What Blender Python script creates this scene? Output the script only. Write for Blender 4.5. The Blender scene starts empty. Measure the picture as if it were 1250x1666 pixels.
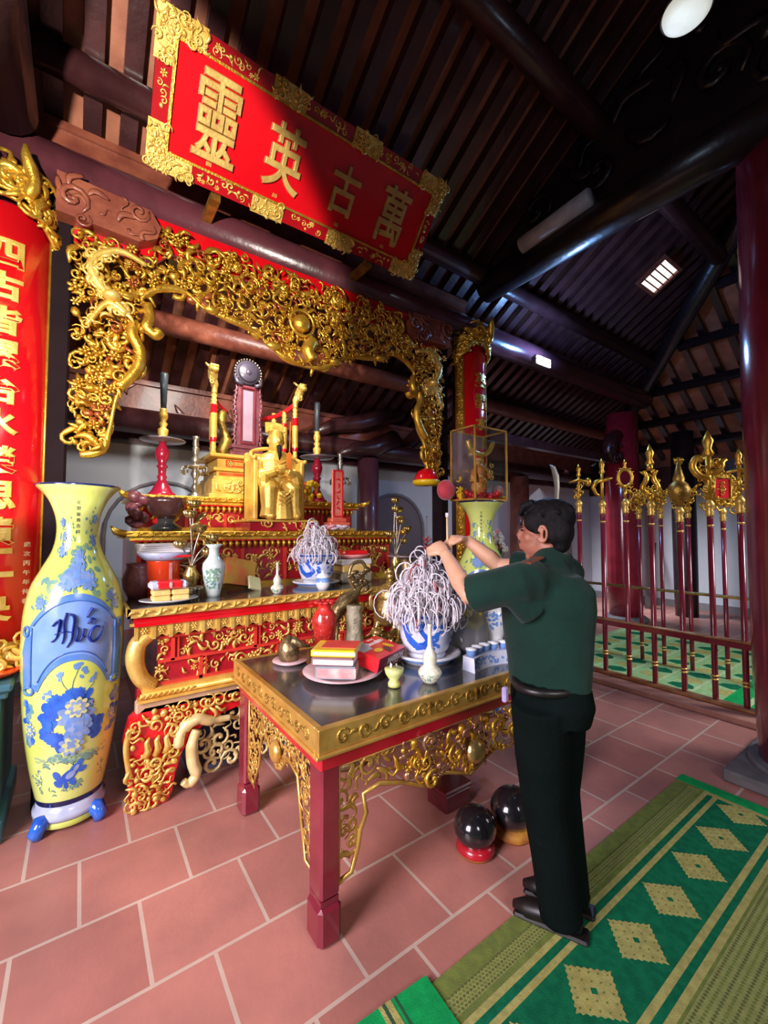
import bpy, bmesh, math, random
import numpy as np
from mathutils import Vector, Matrix, noise
PI=math.pi
random.seed(7); RNG=np.random.default_rng(7)
sc=bpy.context.scene
COL=bpy.data.collections.new('temple'); sc.collection.children.link(COL)

# ---------------------------------------------------------------- camera, light, exposure
cam=bpy.data.cameras.new('camera'); camo=bpy.data.objects.new('camera',cam); COL.objects.link(camo)
sc.camera=camo
cam.sensor_fit='VERTICAL'; cam.sensor_height=36; cam.lens=36*690/1666
cam.clip_start=0.05
YAW=math.radians(35.6); PIT=math.atan(29/690)
camo.location=(0,0,1.58)
camo.rotation_euler=(PI/2+PIT,0,-YAW)
W=bpy.data.worlds.new('world'); sc.world=W; W.use_nodes=True
W.node_tree.nodes['Background'].inputs[0].default_value=(.80,.84,1,1)
W.node_tree.nodes['Background'].inputs[1].default_value=.05
sc.view_settings.view_transform='Standard'; sc.view_settings.look='None'
sc.view_settings.gamma=1; sc.view_settings.use_curve_mapping=False
sc.view_settings.exposure=.35

def light(name,kind,loc,target,energy,color=(1,1,1),size=1,spot=60,blend=.5,sizey=None,spread=180):
    l=bpy.data.lights.new(name,kind); l.energy=energy; l.color=color
    if kind=='AREA':
        l.size=size; l.spread=math.radians(spread)
        if sizey: l.shape='RECTANGLE'; l.size_y=sizey
    else: l.shadow_soft_size=size
    if kind=='SPOT': l.spot_size=math.radians(spot); l.spot_blend=blend
    o=bpy.data.objects.new(name,l); COL.objects.link(o); o.location=loc
    d=Vector(target)-Vector(loc); o.rotation_euler=d.to_track_quat('-Z','Y').to_euler()
    return o
# daylight from the open doors behind and to the left of the photographer
light('daylight_door','AREA',(-2.2,.9,2.0),(1.1,2.3,.5),58,(1,.87,.98),1.5,sizey=1.8,spread=82)
light('daylight_hall','AREA',(.6,-2.6,2.9),(1.6,1.9,.2),12,(1,.93,.92),1.6,sizey=1.2,spread=70)
light('altar_spot','SPOT',(-.75,.35,2.5),(-.25,2.9,3.12),600,(1,.92,.80),.06,64,.14)
light('altar_inner_fill','AREA',(.9,3.3,3.45),(1.4,5.2,1.4),20,(1,.95,.88),.5,spread=140)  # unseen fill added behind the arch to brighten the back wall
light('back_room_daylight','AREA',(7.6,4.9,2.5),(8.9,3.9,.3),42,(.85,.9,1),1.2,spread=90)
light('rack_daylight','AREA',(6.0,-1.2,3.0),(5.2,2.0,.1),30,(.95,.95,1),1.2,spread=80)

# ---------------------------------------------------------------- materials
MATS={}
def mat(name,col,rough=.5,metal=0,col2=None,scale=8,bump=0,bscale=60,coat=0,emit=None,es=1,alpha=1,trans=0,detail=3,spec=.5,sheen=0):
    if name in MATS: return MATS[name]
    m=bpy.data.materials.new(name); m.use_nodes=True; nt=m.node_tree; N=nt.nodes; L=nt.links
    b=N['Principled BSDF']
    tc=N.new('ShaderNodeTexCoord'); no=N.new('ShaderNodeTexNoise'); no.inputs['Scale'].default_value=scale; no.inputs['Detail'].default_value=detail
    L.new(tc.outputs['Object'],no.inputs['Vector'])
    cr=N.new('ShaderNodeValToRGB'); c2=col2 or tuple(c*.82 for c in col)
    cr.color_ramp.elements[0].position=.38; cr.color_ramp.elements[1].position=.62
    cr.color_ramp.elements[0].color=(*c2,1); cr.color_ramp.elements[1].color=(*col,1)
    L.new(no.outputs['Fac'],cr.inputs['Fac']); L.new(cr.outputs['Color'],b.inputs['Base Color'])
    b.inputs['Roughness'].default_value=rough; b.inputs['Metallic'].default_value=metal
    b.inputs['Coat Weight'].default_value=coat; b.inputs['Coat Roughness'].default_value=.12
    b.inputs['Specular IOR Level'].default_value=spec
    if sheen: b.inputs['Sheen Weight'].default_value=sheen
    if trans: b.inputs['Transmission Weight'].default_value=trans
    if alpha<1: b.inputs['Alpha'].default_value=alpha
    if emit: b.inputs['Emission Color'].default_value=(*emit,1); b.inputs['Emission Strength'].default_value=es
    if bump:
        n2=N.new('ShaderNodeTexNoise'); n2.inputs['Scale'].default_value=bscale; n2.inputs['Detail'].default_value=4
        L.new(tc.outputs['Object'],n2.inputs['Vector'])
        bp=N.new('ShaderNodeBump'); bp.inputs['Strength'].default_value=bump; bp.inputs['Distance'].default_value=.01
        L.new(n2.outputs['Fac'],bp.inputs['Height']); L.new(bp.outputs['Normal'],b.inputs['Normal'])
    MATS[name]=m; return m
GOLD=mat('gilding',(.80,.50,.07),.30,.78,(.62,.33,.035),14,.35,90)
PGOLD=mat('pale_gilding',(.86,.62,.17),.38,.55,(.72,.45,.09),12,.2,70)
YGOLD=mat('matt_gold_paint',(.80,.52,.11),.42,.35,(.66,.38,.06),10,.15,50)
DGOLD=mat('aged_gilding',(.50,.31,.06),.36,.75,(.26,.15,.03),16,.4,90)
RED=mat('red_lacquer',(.66,.006,.012),.16,0,(.58,.004,.010),3,0,coat=.5)
CRED=mat('crimson_lacquer',(.42,.010,.022),.25,0,(.33,.008,.018),5,.05,40,coat=.3)
DRED=mat('dark_red_lacquer',(.115,.010,.018),.22,0,(.085,.008,.014),4,.05,30,coat=.4)
MAR=mat('maroon_lacquer',(.20,.016,.030),.20,0,(.15,.010,.022),4,.05,30,coat=.5)
WOODD=mat('dark_timber',(.060,.018,.020),.32,0,(.035,.010,.012),5,.25,25,coat=.25)
WOODB=mat('black_timber',(.022,.011,.014),.35,0,(.012,.007,.009),5,.3,25,coat=.2)
WOODR=mat('red_brown_timber',(.26,.075,.042),.42,0,(.17,.042,.026),6,.4,30,coat=.2)
BOARD=mat('ceiling_boards',(.40,.15,.085),.6,0,(.27,.085,.05),4,.2,30)
WHITE=mat('white_plaster',(.60,.62,.66),.85,0,(.53,.55,.60),1.5,.1,20)
GREYP=mat('grey_plaster',(.22,.20,.21),.8,0,(.18,.16,.17),2,.1,20)
BLACK=mat('black_lacquer',(.018,.020,.022),.20,0,(.05,.05,.05),3,.03,20,coat=.6)
BRASS=mat('brass',(.60,.44,.16),.26,.85,(.36,.25,.07),10,.3,40)
OBRASS=mat('old_bronze',(.34,.26,.12),.35,.75,(.16,.11,.05),12,.5,50)
SILV=mat('silvered_metal',(.50,.46,.38),.28,.85,(.3,.27,.2),14,.3,60)
PORC=mat('white_porcelain',(.78,.80,.80),.12,0,(.70,.73,.76),6,0,coat=.6)
CREAM=mat('cream_porcelain',(.74,.72,.58),.16,0,(.60,.60,.45),22,0,coat=.5)
CELA=mat('pale_celadon',(.55,.66,.60),.15,0,(.62,.72,.68),10,0,coat=.5)
BLUE=mat('cobalt_glaze',(.020,.095,.50),.15,0,(.03,.16,.62),14,0,coat=.5)
LBLUE=mat('light_blue_glaze',(.12,.27,.62),.18,0,(.20,.36,.72),16,0,coat=.5)
PBLUE=mat('pale_blue_glaze',(.26,.38,.62),.2,0,(.17,.28,.52),20,0,coat=.5)
NAVY=mat('navy_glaze',(.008,.016,.09),.15,0,None,8,0,coat=.5)
YEL=mat('yellow_glaze',(.60,.72,.13),.12,0,(.66,.76,.24),4,0,coat=.8)
GRNG=mat('green_grey_glaze',(.13,.30,.30),.25,0,(.22,.38,.22),22,0,coat=.4)
MATTB=mat('matt_black_timber',(.012,.006,.008),.85,0,None,6,.2,40,spec=.1)
STONE=mat('grey_stone',(.13,.125,.13),.6,0,(.09,.085,.09),10,.3,40)
TEAL=mat('teal_paint',(.055,.17,.20),.4,0,(.045,.14,.17),4,.1,30)
SKIN=mat('skin',(.66,.38,.24),.5,0,(.60,.33,.20),9,.1,120)
FSKIN=mat('face_skin',(.42,.17,.10),.5,0,(.36,.13,.08),9,.1,120)
HAIR=mat('black_hair',(.006,.006,.007),.6,0,(.010,.009,.010),60,.3,180,spec=.12)
SHIRT=mat('green_uniform_cloth',(.004,.028,.019),.85,0,(.003,.020,.014),5,.3,60,sheen=.1,spec=.2)
PANT=mat('dark_trouser_cloth',(.0035,.007,.0065),.9,0,None,6,.3,60,spec=.05)
SHOE=mat('black_leather',(.008,.007,.007),.4,0,None,6)
ASHW=mat('incense_ash_curl',(.74,.72,.76),.85,0,(.58,.54,.58),30)
ASHP=mat('incense_stick_pink',(.42,.10,.10),.8)
PAPER=mat('white_paper',(.75,.73,.70),.6)
PINK=mat('pink_paper',(.75,.22,.20),.5,0,(.7,.35,.32),20)
ORNG=mat('orange_red_plastic',(.80,.06,.012),.25,coat=.3)
SCAR=mat('scarlet_print',(.72,.012,.02),.3,coat=.3)
YPRT=mat('yellow_print',(.85,.55,.01),.35,coat=.2)
GREY=mat('grey_card',(.25,.27,.30),.5)
CAKE=mat('yellow_cake_wrap',(.80,.58,.20),.4,0,(.72,.48,.14),18)
PORK=mat('plum_print',(.20,.02,.04),.35)
DWOOD=mat('purple_wood',(.17,.045,.06),.4,0,(.12,.03,.04),12,.3,50,coat=.2)
VSTONE=mat('carved_stone',(.34,.31,.20),.6,0,(.22,.2,.13),20,.5,50)
GREEN=mat('rug_green',(.006,.15,.065),.95,0,(.004,.11,.05),30,.4,300,spec=.1)
BGREEN=mat('rug_bright_green',(.008,.34,.085),.95,0,(.006,.27,.07),20,.4,300,spec=.1)
OLIVE=mat('rug_olive',(.17,.22,.05),.95,0,(.13,.17,.045),25,.4,300,spec=.1)
STRAW=mat('rug_straw',(.42,.40,.13),.95,0,(.33,.31,.10),40,.5,300,spec=.1)
MINT=mat('rug_mint',(.30,.50,.22),.95,0,(.24,.42,.18),25,.3,200,spec=.1)

def floor_mat():
    m=bpy.data.materials.new('terracotta_tiles'); m.use_nodes=True; nt=m.node_tree; N=nt.nodes; L=nt.links; b=N['Principled BSDF']
    tc=N.new('ShaderNodeTexCoord'); mp=N.new('ShaderNodeMapping'); mp.inputs['Location'].default_value=(-.035,-.058,0)
    L.new(tc.outputs['Object'],mp.inputs['Vector'])
    br=N.new('ShaderNodeTexBrick'); br.inputs['Scale'].default_value=1
    br.inputs['Brick Width'].default_value=.4145; br.inputs['Row Height'].default_value=.4145
    br.inputs['Mortar Size'].default_value=.0078; br.inputs['Mortar Smooth'].default_value=.15; br.offset=.5
    br.inputs['Color1'].default_value=(.46,.205,.165,1); br.inputs['Color2'].default_value=(.38,.160,.128,1)
    br.inputs['Mortar'].default_value=(.52,.42,.34,1)
    L.new(mp.outputs['Vector'],br.inputs['Vector'])
    no=N.new('ShaderNodeTexNoise'); no.inputs['Scale'].default_value=2.6; no.inputs['Detail'].default_value=5; L.new(tc.outputs['Object'],no.inputs['Vector'])
    cr=N.new('ShaderNodeValToRGB'); cr.color_ramp.elements[0].position=.3; cr.color_ramp.elements[1].position=.75
    cr.color_ramp.elements[0].color=(.72,.70,.72,1); cr.color_ramp.elements[1].color=(1.12,1.05,1.02,1)
    L.new(no.outputs['Fac'],cr.inputs['Fac'])
    mx=N.new('ShaderNodeMixRGB'); mx.blend_type='MULTIPLY'; mx.inputs[0].default_value=1
    L.new(br.outputs['Color'],mx.inputs[1]); L.new(cr.outputs['Color'],mx.inputs[2]); L.new(mx.outputs[0],b.inputs['Base Color'])
    n2=N.new('ShaderNodeTexNoise'); n2.inputs['Scale'].default_value=30; L.new(tc.outputs['Object'],n2.inputs['Vector'])
    mr=N.new('ShaderNodeMapRange'); mr.inputs[3].default_value=.32; mr.inputs[4].default_value=.55
    L.new(n2.outputs['Fac'],mr.inputs[0]); L.new(mr.outputs[0],b.inputs['Roughness'])
    ad=N.new('ShaderNodeMath'); ad.operation='MULTIPLY_ADD'; ad.inputs[1].default_value=.9; 
    L.new(br.outputs['Fac'],ad.inputs[0]); L.new(n2.outputs['Fac'],ad.inputs[2])
    bp=N.new('ShaderNodeBump'); bp.inputs['Strength'].default_value=.25; bp.inputs['Distance'].default_value=.004; bp.invert=True
    L.new(ad.outputs[0],bp.inputs['Height']); L.new(bp.outputs['Normal'],b.inputs['Normal'])
    return m

# ---------------------------------------------------------------- mesh builder
def rotm(rx=0,ry=0,rz=0):
    from mathutils import Euler
    return np.array(Euler((rx,ry,rz)).to_matrix())
class MB:
    def __init__(s): s.V=[];s.F=[];s.M=[];s.S=[];s.n=0
    def add(s,v,f,m=0,sm=True):
        v=np.asarray(v,float).reshape(-1,3); s.V.append(v)
        k=s.n; s.F+= [tuple(i+k for i in q) for q in f]; s.M+=[m]*len(f); s.S+=[sm]*len(f); s.n+=len(v); return s
    def box(s,x0,x1,y0,y1,z0,z1,m=0,R=None,o=None,bev=0):
        if bev:
            b=min(bev,abs(x1-x0)/2.1,abs(y1-y0)/2.1,abs(z1-z0)/2.1)
            vs=[];idx={}
            for i,x in enumerate((x0,x1)):
                for j,y in enumerate((y0,y1)):
                    for k,z in enumerate((z0,z1)):
                        sx=b if i==0 else -b; sy=b if j==0 else -b; sz=b if k==0 else -b
                        for a,p in enumerate(((x,y+sy,z+sz),(x+sx,y,z+sz),(x+sx,y+sy,z))): idx[i,j,k,a]=len(vs); vs.append(p)
            fs=[]
            for i in (0,1): fs.append([idx[i,0,0,0],idx[i,1,0,0],idx[i,1,1,0],idx[i,0,1,0]][::(-1 if i==0 else 1)])
            for j in (0,1): fs.append([idx[0,j,0,1],idx[0,j,1,1],idx[1,j,1,1],idx[1,j,0,1]][::(-1 if j==0 else 1)])
            for k in (0,1): fs.append([idx[0,0,k,2],idx[1,0,k,2],idx[1,1,k,2],idx[0,1,k,2]][::(-1 if k==0 else 1)])
            for i in (0,1):
                for j in (0,1): fs.append([idx[i,j,0,0],idx[i,j,0,1],idx[i,j,1,1],idx[i,j,1,0]])
                for k in (0,1): fs.append([idx[i,0,k,0],idx[i,0,k,2],idx[i,1,k,2],idx[i,1,k,0]])
            for j in (0,1):
                for k in (0,1): fs.append([idx[0,j,k,1],idx[0,j,k,2],idx[1,j,k,2],idx[1,j,k,1]])
            for i in (0,1):
                for j in (0,1):
                    for k in (0,1): fs.append([idx[i,j,k,0],idx[i,j,k,1],idx[i,j,k,2]])
            v=np.array(vs)
            if R is not None: v=v@R.T
            if o is not None: v=v+np.array(o)
            return s.add(v,fs,m,False)
        v=np.array([(x,y,z) for x in (x0,x1) for y in (y0,y1) for z in (z0,z1)],float)
        if R is not None: v=v@R.T
        if o is not None: v=v+np.array(o)
        return s.add(v,[(0,1,3,2),(4,6,7,5),(0,4,5,1),(2,3,7,6),(0,2,6,4),(1,5,7,3)],m,False)
    def tube(s,pts,rad,n=8,m=0,flat=1.0,fdir=None,cap=True):
        P=np.array(pts,float); k=len(P); R=np.full(k,rad,float) if np.isscalar(rad) else np.array(rad,float)
        T=np.gradient(P,axis=0); T/=np.linalg.norm(T,axis=1)[:,None]+1e-9
        up=np.array(fdir,float) if fdir is not None else (np.array([0,0,1.]) if abs(T[0][2])<.9 else np.array([1.,0,0]))
        vs=[];a=np.arange(n)*2*PI/n
        for i in range(k):
            x=np.cross(up,T[i]);nx=np.linalg.norm(x)
            if nx<1e-4: x=np.cross([0,1,0.1],T[i]);nx=np.linalg.norm(x)
            x/=nx; y=np.cross(T[i],x)
            if fdir is None: up=y
            vs.append(P[i]+R[i]*(np.cos(a)[:,None]*x+flat*np.sin(a)[:,None]*y))
        f=[(i*n+j,i*n+(j+1)%n,(i+1)*n+(j+1)%n,(i+1)*n+j) for i in range(k-1) for j in range(n)]
        if cap: f+= [tuple(range(n))[::-1],tuple((k-1)*n+j for j in range(n))]
        return s.add(np.vstack(vs),f,m)
    def cyl(s,p0,p1,r0,r1=None,n=16,m=0,sm=True):
        return s.tube([p0,p1],[r0,r0 if r1 is None else r1],n,m)
    def lathe(s,prof,c=(0,0,0),n=32,m=0,a0=0,a1=2*PI,mats=None,sy=1.0,axis=None,cap=False):
        full=abs(a1-a0-2*PI)<1e-6; k=n if full else n+1
        A=a0+(a1-a0)*np.arange(k)/n; P=np.array(prof,float)
        v=np.array([(r*math.cos(a),r*math.sin(a)*sy,z) for r,z in P for a in A])
        if axis is not None: v=v@np.array(axis).T
        v=v+np.array(c); f=[];mm=[]
        base=s.n; s.V.append(v); s.n+=len(v)
        for i in range(len(P)-1):
            for j in range(n):
                j2=(j+1)%k; q=(base+i*k+j,base+i*k+j2,base+(i+1)*k+j2,base+(i+1)*k+j)
                s.F.append(q); s.M.append(mats[i] if mats else m); s.S.append(True)
        if cap:
            s.F.append(tuple(base+j for j in range(k))[::-1]);s.M.append(m);s.S.append(False)
            s.F.append(tuple(base+(len(P)-1)*k+j for j in range(k)));s.M.append(m);s.S.append(False)
        return s
    def sph(s,c,r,m=0,nu=12,nv=8,R=None):
        r=(r,r,r) if np.isscalar(r) else r
        v=[(0,0,-r[2])]+[(r[0]*math.sin(PI*i/nv)*math.cos(2*PI*j/nu),r[1]*math.sin(PI*i/nv)*math.sin(2*PI*j/nu),-r[2]*math.cos(PI*i/nv)) for i in range(1,nv) for j in range(nu)]+[(0,0,r[2])]
        f=[(0,1+(j+1)%nu,1+j) for j in range(nu)]
        for i in range(nv-2):
            for j in range(nu): f.append((1+i*nu+j,1+i*nu+(j+1)%nu,1+(i+1)*nu+(j+1)%nu,1+(i+1)*nu+j))
        t=len(v)-1; f+=[(t,1+(nv-2)*nu+j,1+(nv-2)*nu+(j+1)%nu) for j in range(nu)]
        v=np.array(v)
        if R is not None: v=v@R.T
        return s.add(v+np.array(c),f,m)
    def prism(s,poly,mp,w0,w1,m=0,m2=None):
        n=len(poly); v=[(u,z,w0) for u,z in poly]+[(u,z,w1) for u,z in poly]
        s.add(mp(np.array(v,float)),[tuple(range(n,2*n)),tuple(range(n))[::-1]]+[(i,(i+1)%n,n+(i+1)%n,n+i) for i in range(n)],m,False); return s
    def raw(s,v,f,mp=None,m=0,sm=True):
        v=np.asarray(v,float)
        return s.add(mp(v) if mp else v,f,m,sm)
    def build(s,name,mats,parent=None,**kw):
        me=bpy.data.meshes.new(name); V=np.vstack(s.V) if s.V else np.zeros((0,3))
        par_inv=None
        o=bpy.data.objects.new(name,me); COL.objects.link(o)
        if parent is not None:
            V=V-np.array(parent.get('_o',(0,0,0)) if parent.get('_o') is not None else (0,0,0))
            o.parent=parent
            o['_o']=parent.get('_o',(0,0,0))
        else:
            lo=V.min(0);hi=V.max(0); c=np.array([(lo[0]+hi[0])/2,(lo[1]+hi[1])/2,lo[2]])
            if kw.get('origin') is not None: c=np.array(kw.pop('origin'),float)
            V=V-c; o.location=c; o['_o']=tuple(float(x) for x in c)
        me.from_pydata(V.tolist(),[],s.F); me.update()
        for mm in (mats if isinstance(mats,(list,tuple)) else [mats]): me.materials.append(mm)
        me.polygons.foreach_set('material_index',s.M); me.polygons.foreach_set('use_smooth',s.S)
        b=bmesh.new(); b.from_mesh(me); bmesh.ops.recalc_face_normals(b,faces=b.faces); b.to_mesh(me); b.free()
        kw.pop('origin',None)
        if kw: tag(o,**kw)
        return o
def tag(o,label=None,cat=None,group=None,kind=None):
    if label: o['label']=label
    if cat: o['category']=cat
    if group: o['group']=group
    if kind: o['kind']=kind
    return o
def thing(name,label,cat,loc,group=None):
    o=bpy.data.objects.new(name,None); COL.objects.link(o); o.location=loc; o.empty_display_size=.05
    o['_o']=tuple(float(x) for x in loc)
    return tag(o,label,cat,group)
def struct(name,mb,mats,parent=None): 
    return mb.build(name,mats,parent,**({} if parent else dict(kind='structure',origin=(0,0,0))))
def dup(root,loc,rotz=0,label=None,group=None,scale=None):
    r=root.copy(); COL.objects.link(r); r.location=loc; r.rotation_euler=(0,0,rotz)
    if scale: r.scale=(scale,)*3 if np.isscalar(scale) else scale
    if label: r['label']=label
    if group: r['group']=group
    for ch in list(root.children):
        c=ch.copy(); COL.objects.link(c); c.parent=r
        for g in ch.children:
            d=g.copy(); COL.objects.link(d); d.parent=c
    return r

# ---------------------------------------------------------------- maps
def fmap(y,s=1):   # front facing -Y: (u,v,w)->(u, y-w, v)
    return lambda a: np.stack([a[:,0],y-a[:,2],a[:,1]],1)
def smap(x):       # side facing -X: (u,v,w)->(x-w, u, v)
    return lambda a: np.stack([x-a[:,2],a[:,0],a[:,1]],1)
def hmap(z):
    return lambda a: np.stack([a[:,0],a[:,1],z+a[:,2]],1)
def lmap(c,prof,a0=-PI/2):  # wrap on lathe: u arc length at ref radius, v=z
    P=np.array(prof,float); zs=P[:,1]; rs=P[:,0]; rr=rs.max()
    def f(a):
        r=np.interp(a[:,1],zs,rs); th=a0+a[:,0]/rr
        return np.stack([c[0]+(r+a[:,2])*np.cos(th),c[1]+(r+a[:,2])*np.sin(th),c[2]+a[:,1]],1)
    return f
def gmap(o,U,Vv,Nn):
    o,U,Vv,Nn=map(lambda q:np.array(q,float),(o,U,Vv,Nn))
    return lambda a: o+a[:,:1]*U+a[:,1:2]*Vv+a[:,2:3]*Nn

# ---------------------------------------------------------------- carving templates (unit size, in the u-v plane, w = relief)
def tmpl(fn):
    b=MB(); fn(b); return np.vstack(b.V),b.F
def _scroll(b):
    t=np.linspace(0,1,13); th=t*2*PI*1.25; r=.5*(1-t)**.8+.05
    P=np.stack([r*np.cos(th)-.05,r*np.sin(th),.10+.12*t],1); R=.045+.075*np.sin(PI*np.clip(t*1.02,0,1))**.7
    b.tube(P,R,5,0,1,(0,0,1)); b.sph((0,0,.2),.1,0,6,4)
def _leaf(b):
    t=np.linspace(0,1,7); P=np.stack([t-.5,.22*np.sin(t*PI*1.3),.05+.16*np.sin(t*PI)],1); R=.15*np.sin(PI*(t*.92+.04))**.8+.01
    b.tube(P,R,6,0,.55,(0,0,1))
def _flower(b):
    for k in range(6):
        a=k*PI/3; b.sph((.28*math.cos(a),.28*math.sin(a),.07),(.2,.13,.08),0,6,4,rotm(0,0,a))
    b.sph((0,0,.14),.13,0,7,5)
def _flame(b):
    t=np.linspace(0,1,9); P=np.stack([t-.5,.2*np.sin(t*2*PI),.08+.1*np.sin(t*PI)],1); R=.11*(1-t)**.6+.012
    b.tube(P,R,5,0,.8,(0,0,1))
def _blob(b): b.sph((0,0,.05),(.32,.26,.2),0,7,5)
def _petal(b):
    n=9; v=[(0,0,.0)]+[(.5*math.cos(2*PI*i/n),.3*math.sin(2*PI*i/n),0) for i in range(n)]
    b.add(v,[(0,1+i,1+(i+1)%n) for i in range(n)])
T={k:tmpl(f) for k,f in dict(scroll=_scroll,leaf=_leaf,flower=_flower,flame=_flame,blob=_blob,petal=_petal).items()}
def inst(mb,t,u,v,s,rot=0,mp=None,m=0,flip=1,w=0,ws=None):
    V,F=T[t]; c,sn=math.cos(rot),math.sin(rot); X=V[:,0]*s; Y=V[:,1]*s*flip
    A=np.stack([u+c*X-sn*Y,v+sn*X+c*Y,w+V[:,2]*(s if ws is None else ws)],1)
    mb.add(mp(A),F,m)
def inpoly(x,y,P):
    c=False;n=len(P);j=n-1
    for i in range(n):
        if (P[i][1]>y)!=(P[j][1]>y) and x<(P[j][0]-P[i][0])*(y-P[i][1])/(P[j][1]-P[i][1])+P[i][0]: c=not c
        j=i
    return c
def carve(mb,poly,mp,smin,smax,dens=1.6,m=0,kinds=('scroll','leaf','flower','flame','scroll','leaf','blob'),w=0,depth=1.0,edge=.35,jit=0,m2=None,p2=0):
    xs=[p[0] for p in poly]; ys=[p[1] for p in poly]; x0,x1,y0,y1=min(xs),max(xs),min(ys),max(ys)
    st=(smin+smax)/2/dens**.5; nx=max(1,int((x1-x0)/st)+1); ny=max(1,int((y1-y0)/st)+1)
    for i in range(nx+1):
        for j in range(ny+1):
            u=x0+(i+random.uniform(-.35,.35))*st+ (st*.5 if j%2 else 0); v=y0+(j+random.uniform(-.35,.35))*st
            s=random.uniform(smin,smax)
            if inpoly(u,v,poly):
                mm=m2 if (m2 is not None and random.random()<p2) else m
                inst(mb,random.choice(kinds),u,v,s,random.uniform(0,2*PI),mp,mm,random.choice((1,-1)),w+random.uniform(0,jit),s*depth)
def rectp(x0,x1,y0,y1): return [(x0,y0),(x1,y0),(x1,y1),(x0,y1)]
def frame(mb,x0,x1,y0,y1,t,mp,w0,w1,m=0):
    for r in ((x0,x1,y0,y0+t),(x0,x1,y1-t,y1),(x0,x0+t,y0+t,y1-t),(x1-t,x1,y0+t,y1-t)): mb.prism(rectp(*r),mp,w0,w1,m)
def row(mb,t,x0,x1,y,s,step,mp,m=0,rot=0,alt=False,w=0,depth=None):
    n=max(1,int(round((x1-x0)/step)))
    for i in range(n): inst(mb,t,x0+(i+.5)*(x1-x0)/n,y,s,rot,mp,m,-1 if alt and i%2 else 1,w,depth)
def text_mesh(s,size=1,depth=.1,bevel=.03,off=.02,shear=0,cuts=0):
    cu=bpy.data.curves.new('t','FONT'); cu.body=s; cu.size=size; cu.extrude=depth*size/2; cu.bevel_depth=bevel*size; cu.bevel_resolution=1; cu.offset=off*size; cu.shear=shear
    cu.align_x='CENTER'; cu.align_y='CENTER'
    o=bpy.data.objects.new('t',cu); COL.objects.link(o)
    dg=bpy.context.evaluated_depsgraph_get(); me=bpy.data.meshes.new_from_object(o.evaluated_get(dg))
    bpy.data.objects.remove(o); bpy.data.curves.remove(cu)
    b=bmesh.new(); b.from_mesh(me); bpy.data.meshes.remove(me)
    if cuts:
        xs=[v.co.x for v in b.verts]
        for i in range(1,cuts):
            x=min(xs)+(max(xs)-min(xs))*i/cuts
            bmesh.ops.bisect_plane(b,geom=b.verts[:]+b.edges[:]+b.faces[:],plane_co=(x,0,0),plane_no=(1,0,0))
    b.verts.index_update(); V=np.array([v.co[:] for v in b.verts]); F=[tuple(v.index for v in f.verts) for f in b.faces]; b.free()
    c=(V.max(0)+V.min(0))/2; V=V-np.array([c[0],c[1],0]); return V,F
def put_text(mb,s,u,v,h,mp,m=0,w=0,depth=.1,bevel=.03,off=.02,shear=0,cuts=0,width=None,wid=None):
    V,F=text_mesh(s,1,depth,bevel,off,shear,cuts); ext=V.max(0)-V.min(0); k=h/ext[1]; kx=k if wid is None else wid/ext[0]
    A=np.stack([u+V[:,0]*kx,v+V[:,1]*k,w+V[:,2]*k],1); mb.add(mp(A),F,m,False)
def remeshed(mb,name,mats,vox=.01,smooth=3,parent=None,**kw):
    o=mb.build(name,mats,parent,**kw)
    md=o.modifiers.new('r','REMESH'); md.mode='VOXEL'; md.voxel_size=vox; md.use_smooth_shade=True
    if smooth: s=o.modifiers.new('s','SMOOTH'); s.iterations=smooth; s.factor=.5
    dg=bpy.context.evaluated_depsgraph_get(); me=bpy.data.meshes.new_from_object(o.evaluated_get(dg))
    old=o.data; o.modifiers.clear(); o.data=me; bpy.data.meshes.remove(old)
    if not len(me.materials):
        for mm in (mats if isinstance(mats,(list,tuple)) else [mats]): me.materials.append(mm)
    for p in me.polygons: p.use_smooth=True
    return o
# ================================================================ THE SETTING
b=MB(); b.box(-3,10.1,-3,5.6,-.08,0); struct('floor',b,floor_mat())
b=MB(); b.box(-3,10.2,5.4,5.55,0,2.52,0); b.box(-3,10.2,5.36,5.4,0,.12,1)
struct('wall_back',b,[WHITE,GREYP])
b=MB(); b.box(10,10.15,-3,5.4,0,2.45,0); b.box(9.94,10,-3,5.4,2.38,2.9,1); b.box(9.97,10,-3,5.4,0,.14,2)
struct('wall_right',b,[WHITE,WOODD,GREYP])
b=MB(); b.box(-3,10.2,5.30,5.55,2.52,3.1,0); struct('trim_1',b,WOODD)
def arch_pts(cx,hw,z0,zt,n=14):
    return [(cx-hw,z0)]+[(cx-hw*math.cos(PI*i/n),zt-hw+hw*math.sin(PI*i/n)) for i in range(n+1)]+[(cx+hw,z0)]
b=MB(); b.prism(arch_pts(4.05,.56,0,2.12),fmap(5.40),0,.03,0); o=struct('door_1',b,mat('mauve_door',(.20,.15,.17),.6,0,(.16,.12,.14),2))
b=MB(); 
P=[Vector((p[0],5.36,p[1])) for p in arch_pts(4.05,.58,0,2.14)]; b.tube(P,.025,6)
b.build('door_frame',GREYP,o)
b=MB(); b.prism(arch_pts(.78,.56,.9,2.10),fmap(5.40),0,.02,0); o=struct('window_1',b,mat('pale_window_panel',(.50,.58,.66),.5,0,(.45,.52,.62),2))
b=MB(); b.tube([Vector((p[0],5.37,p[1])) for p in arch_pts(.78,.58,.88,2.12)],.02,6); b.build('window_frame',GREYP,o)
b=MB(); b.prism(arch_pts(8.6,.5,0,2.1),fmap(5.40),0,.03,0); struct('door_2',b,mat('mauve_door',(.2,.15,.17)))
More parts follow.
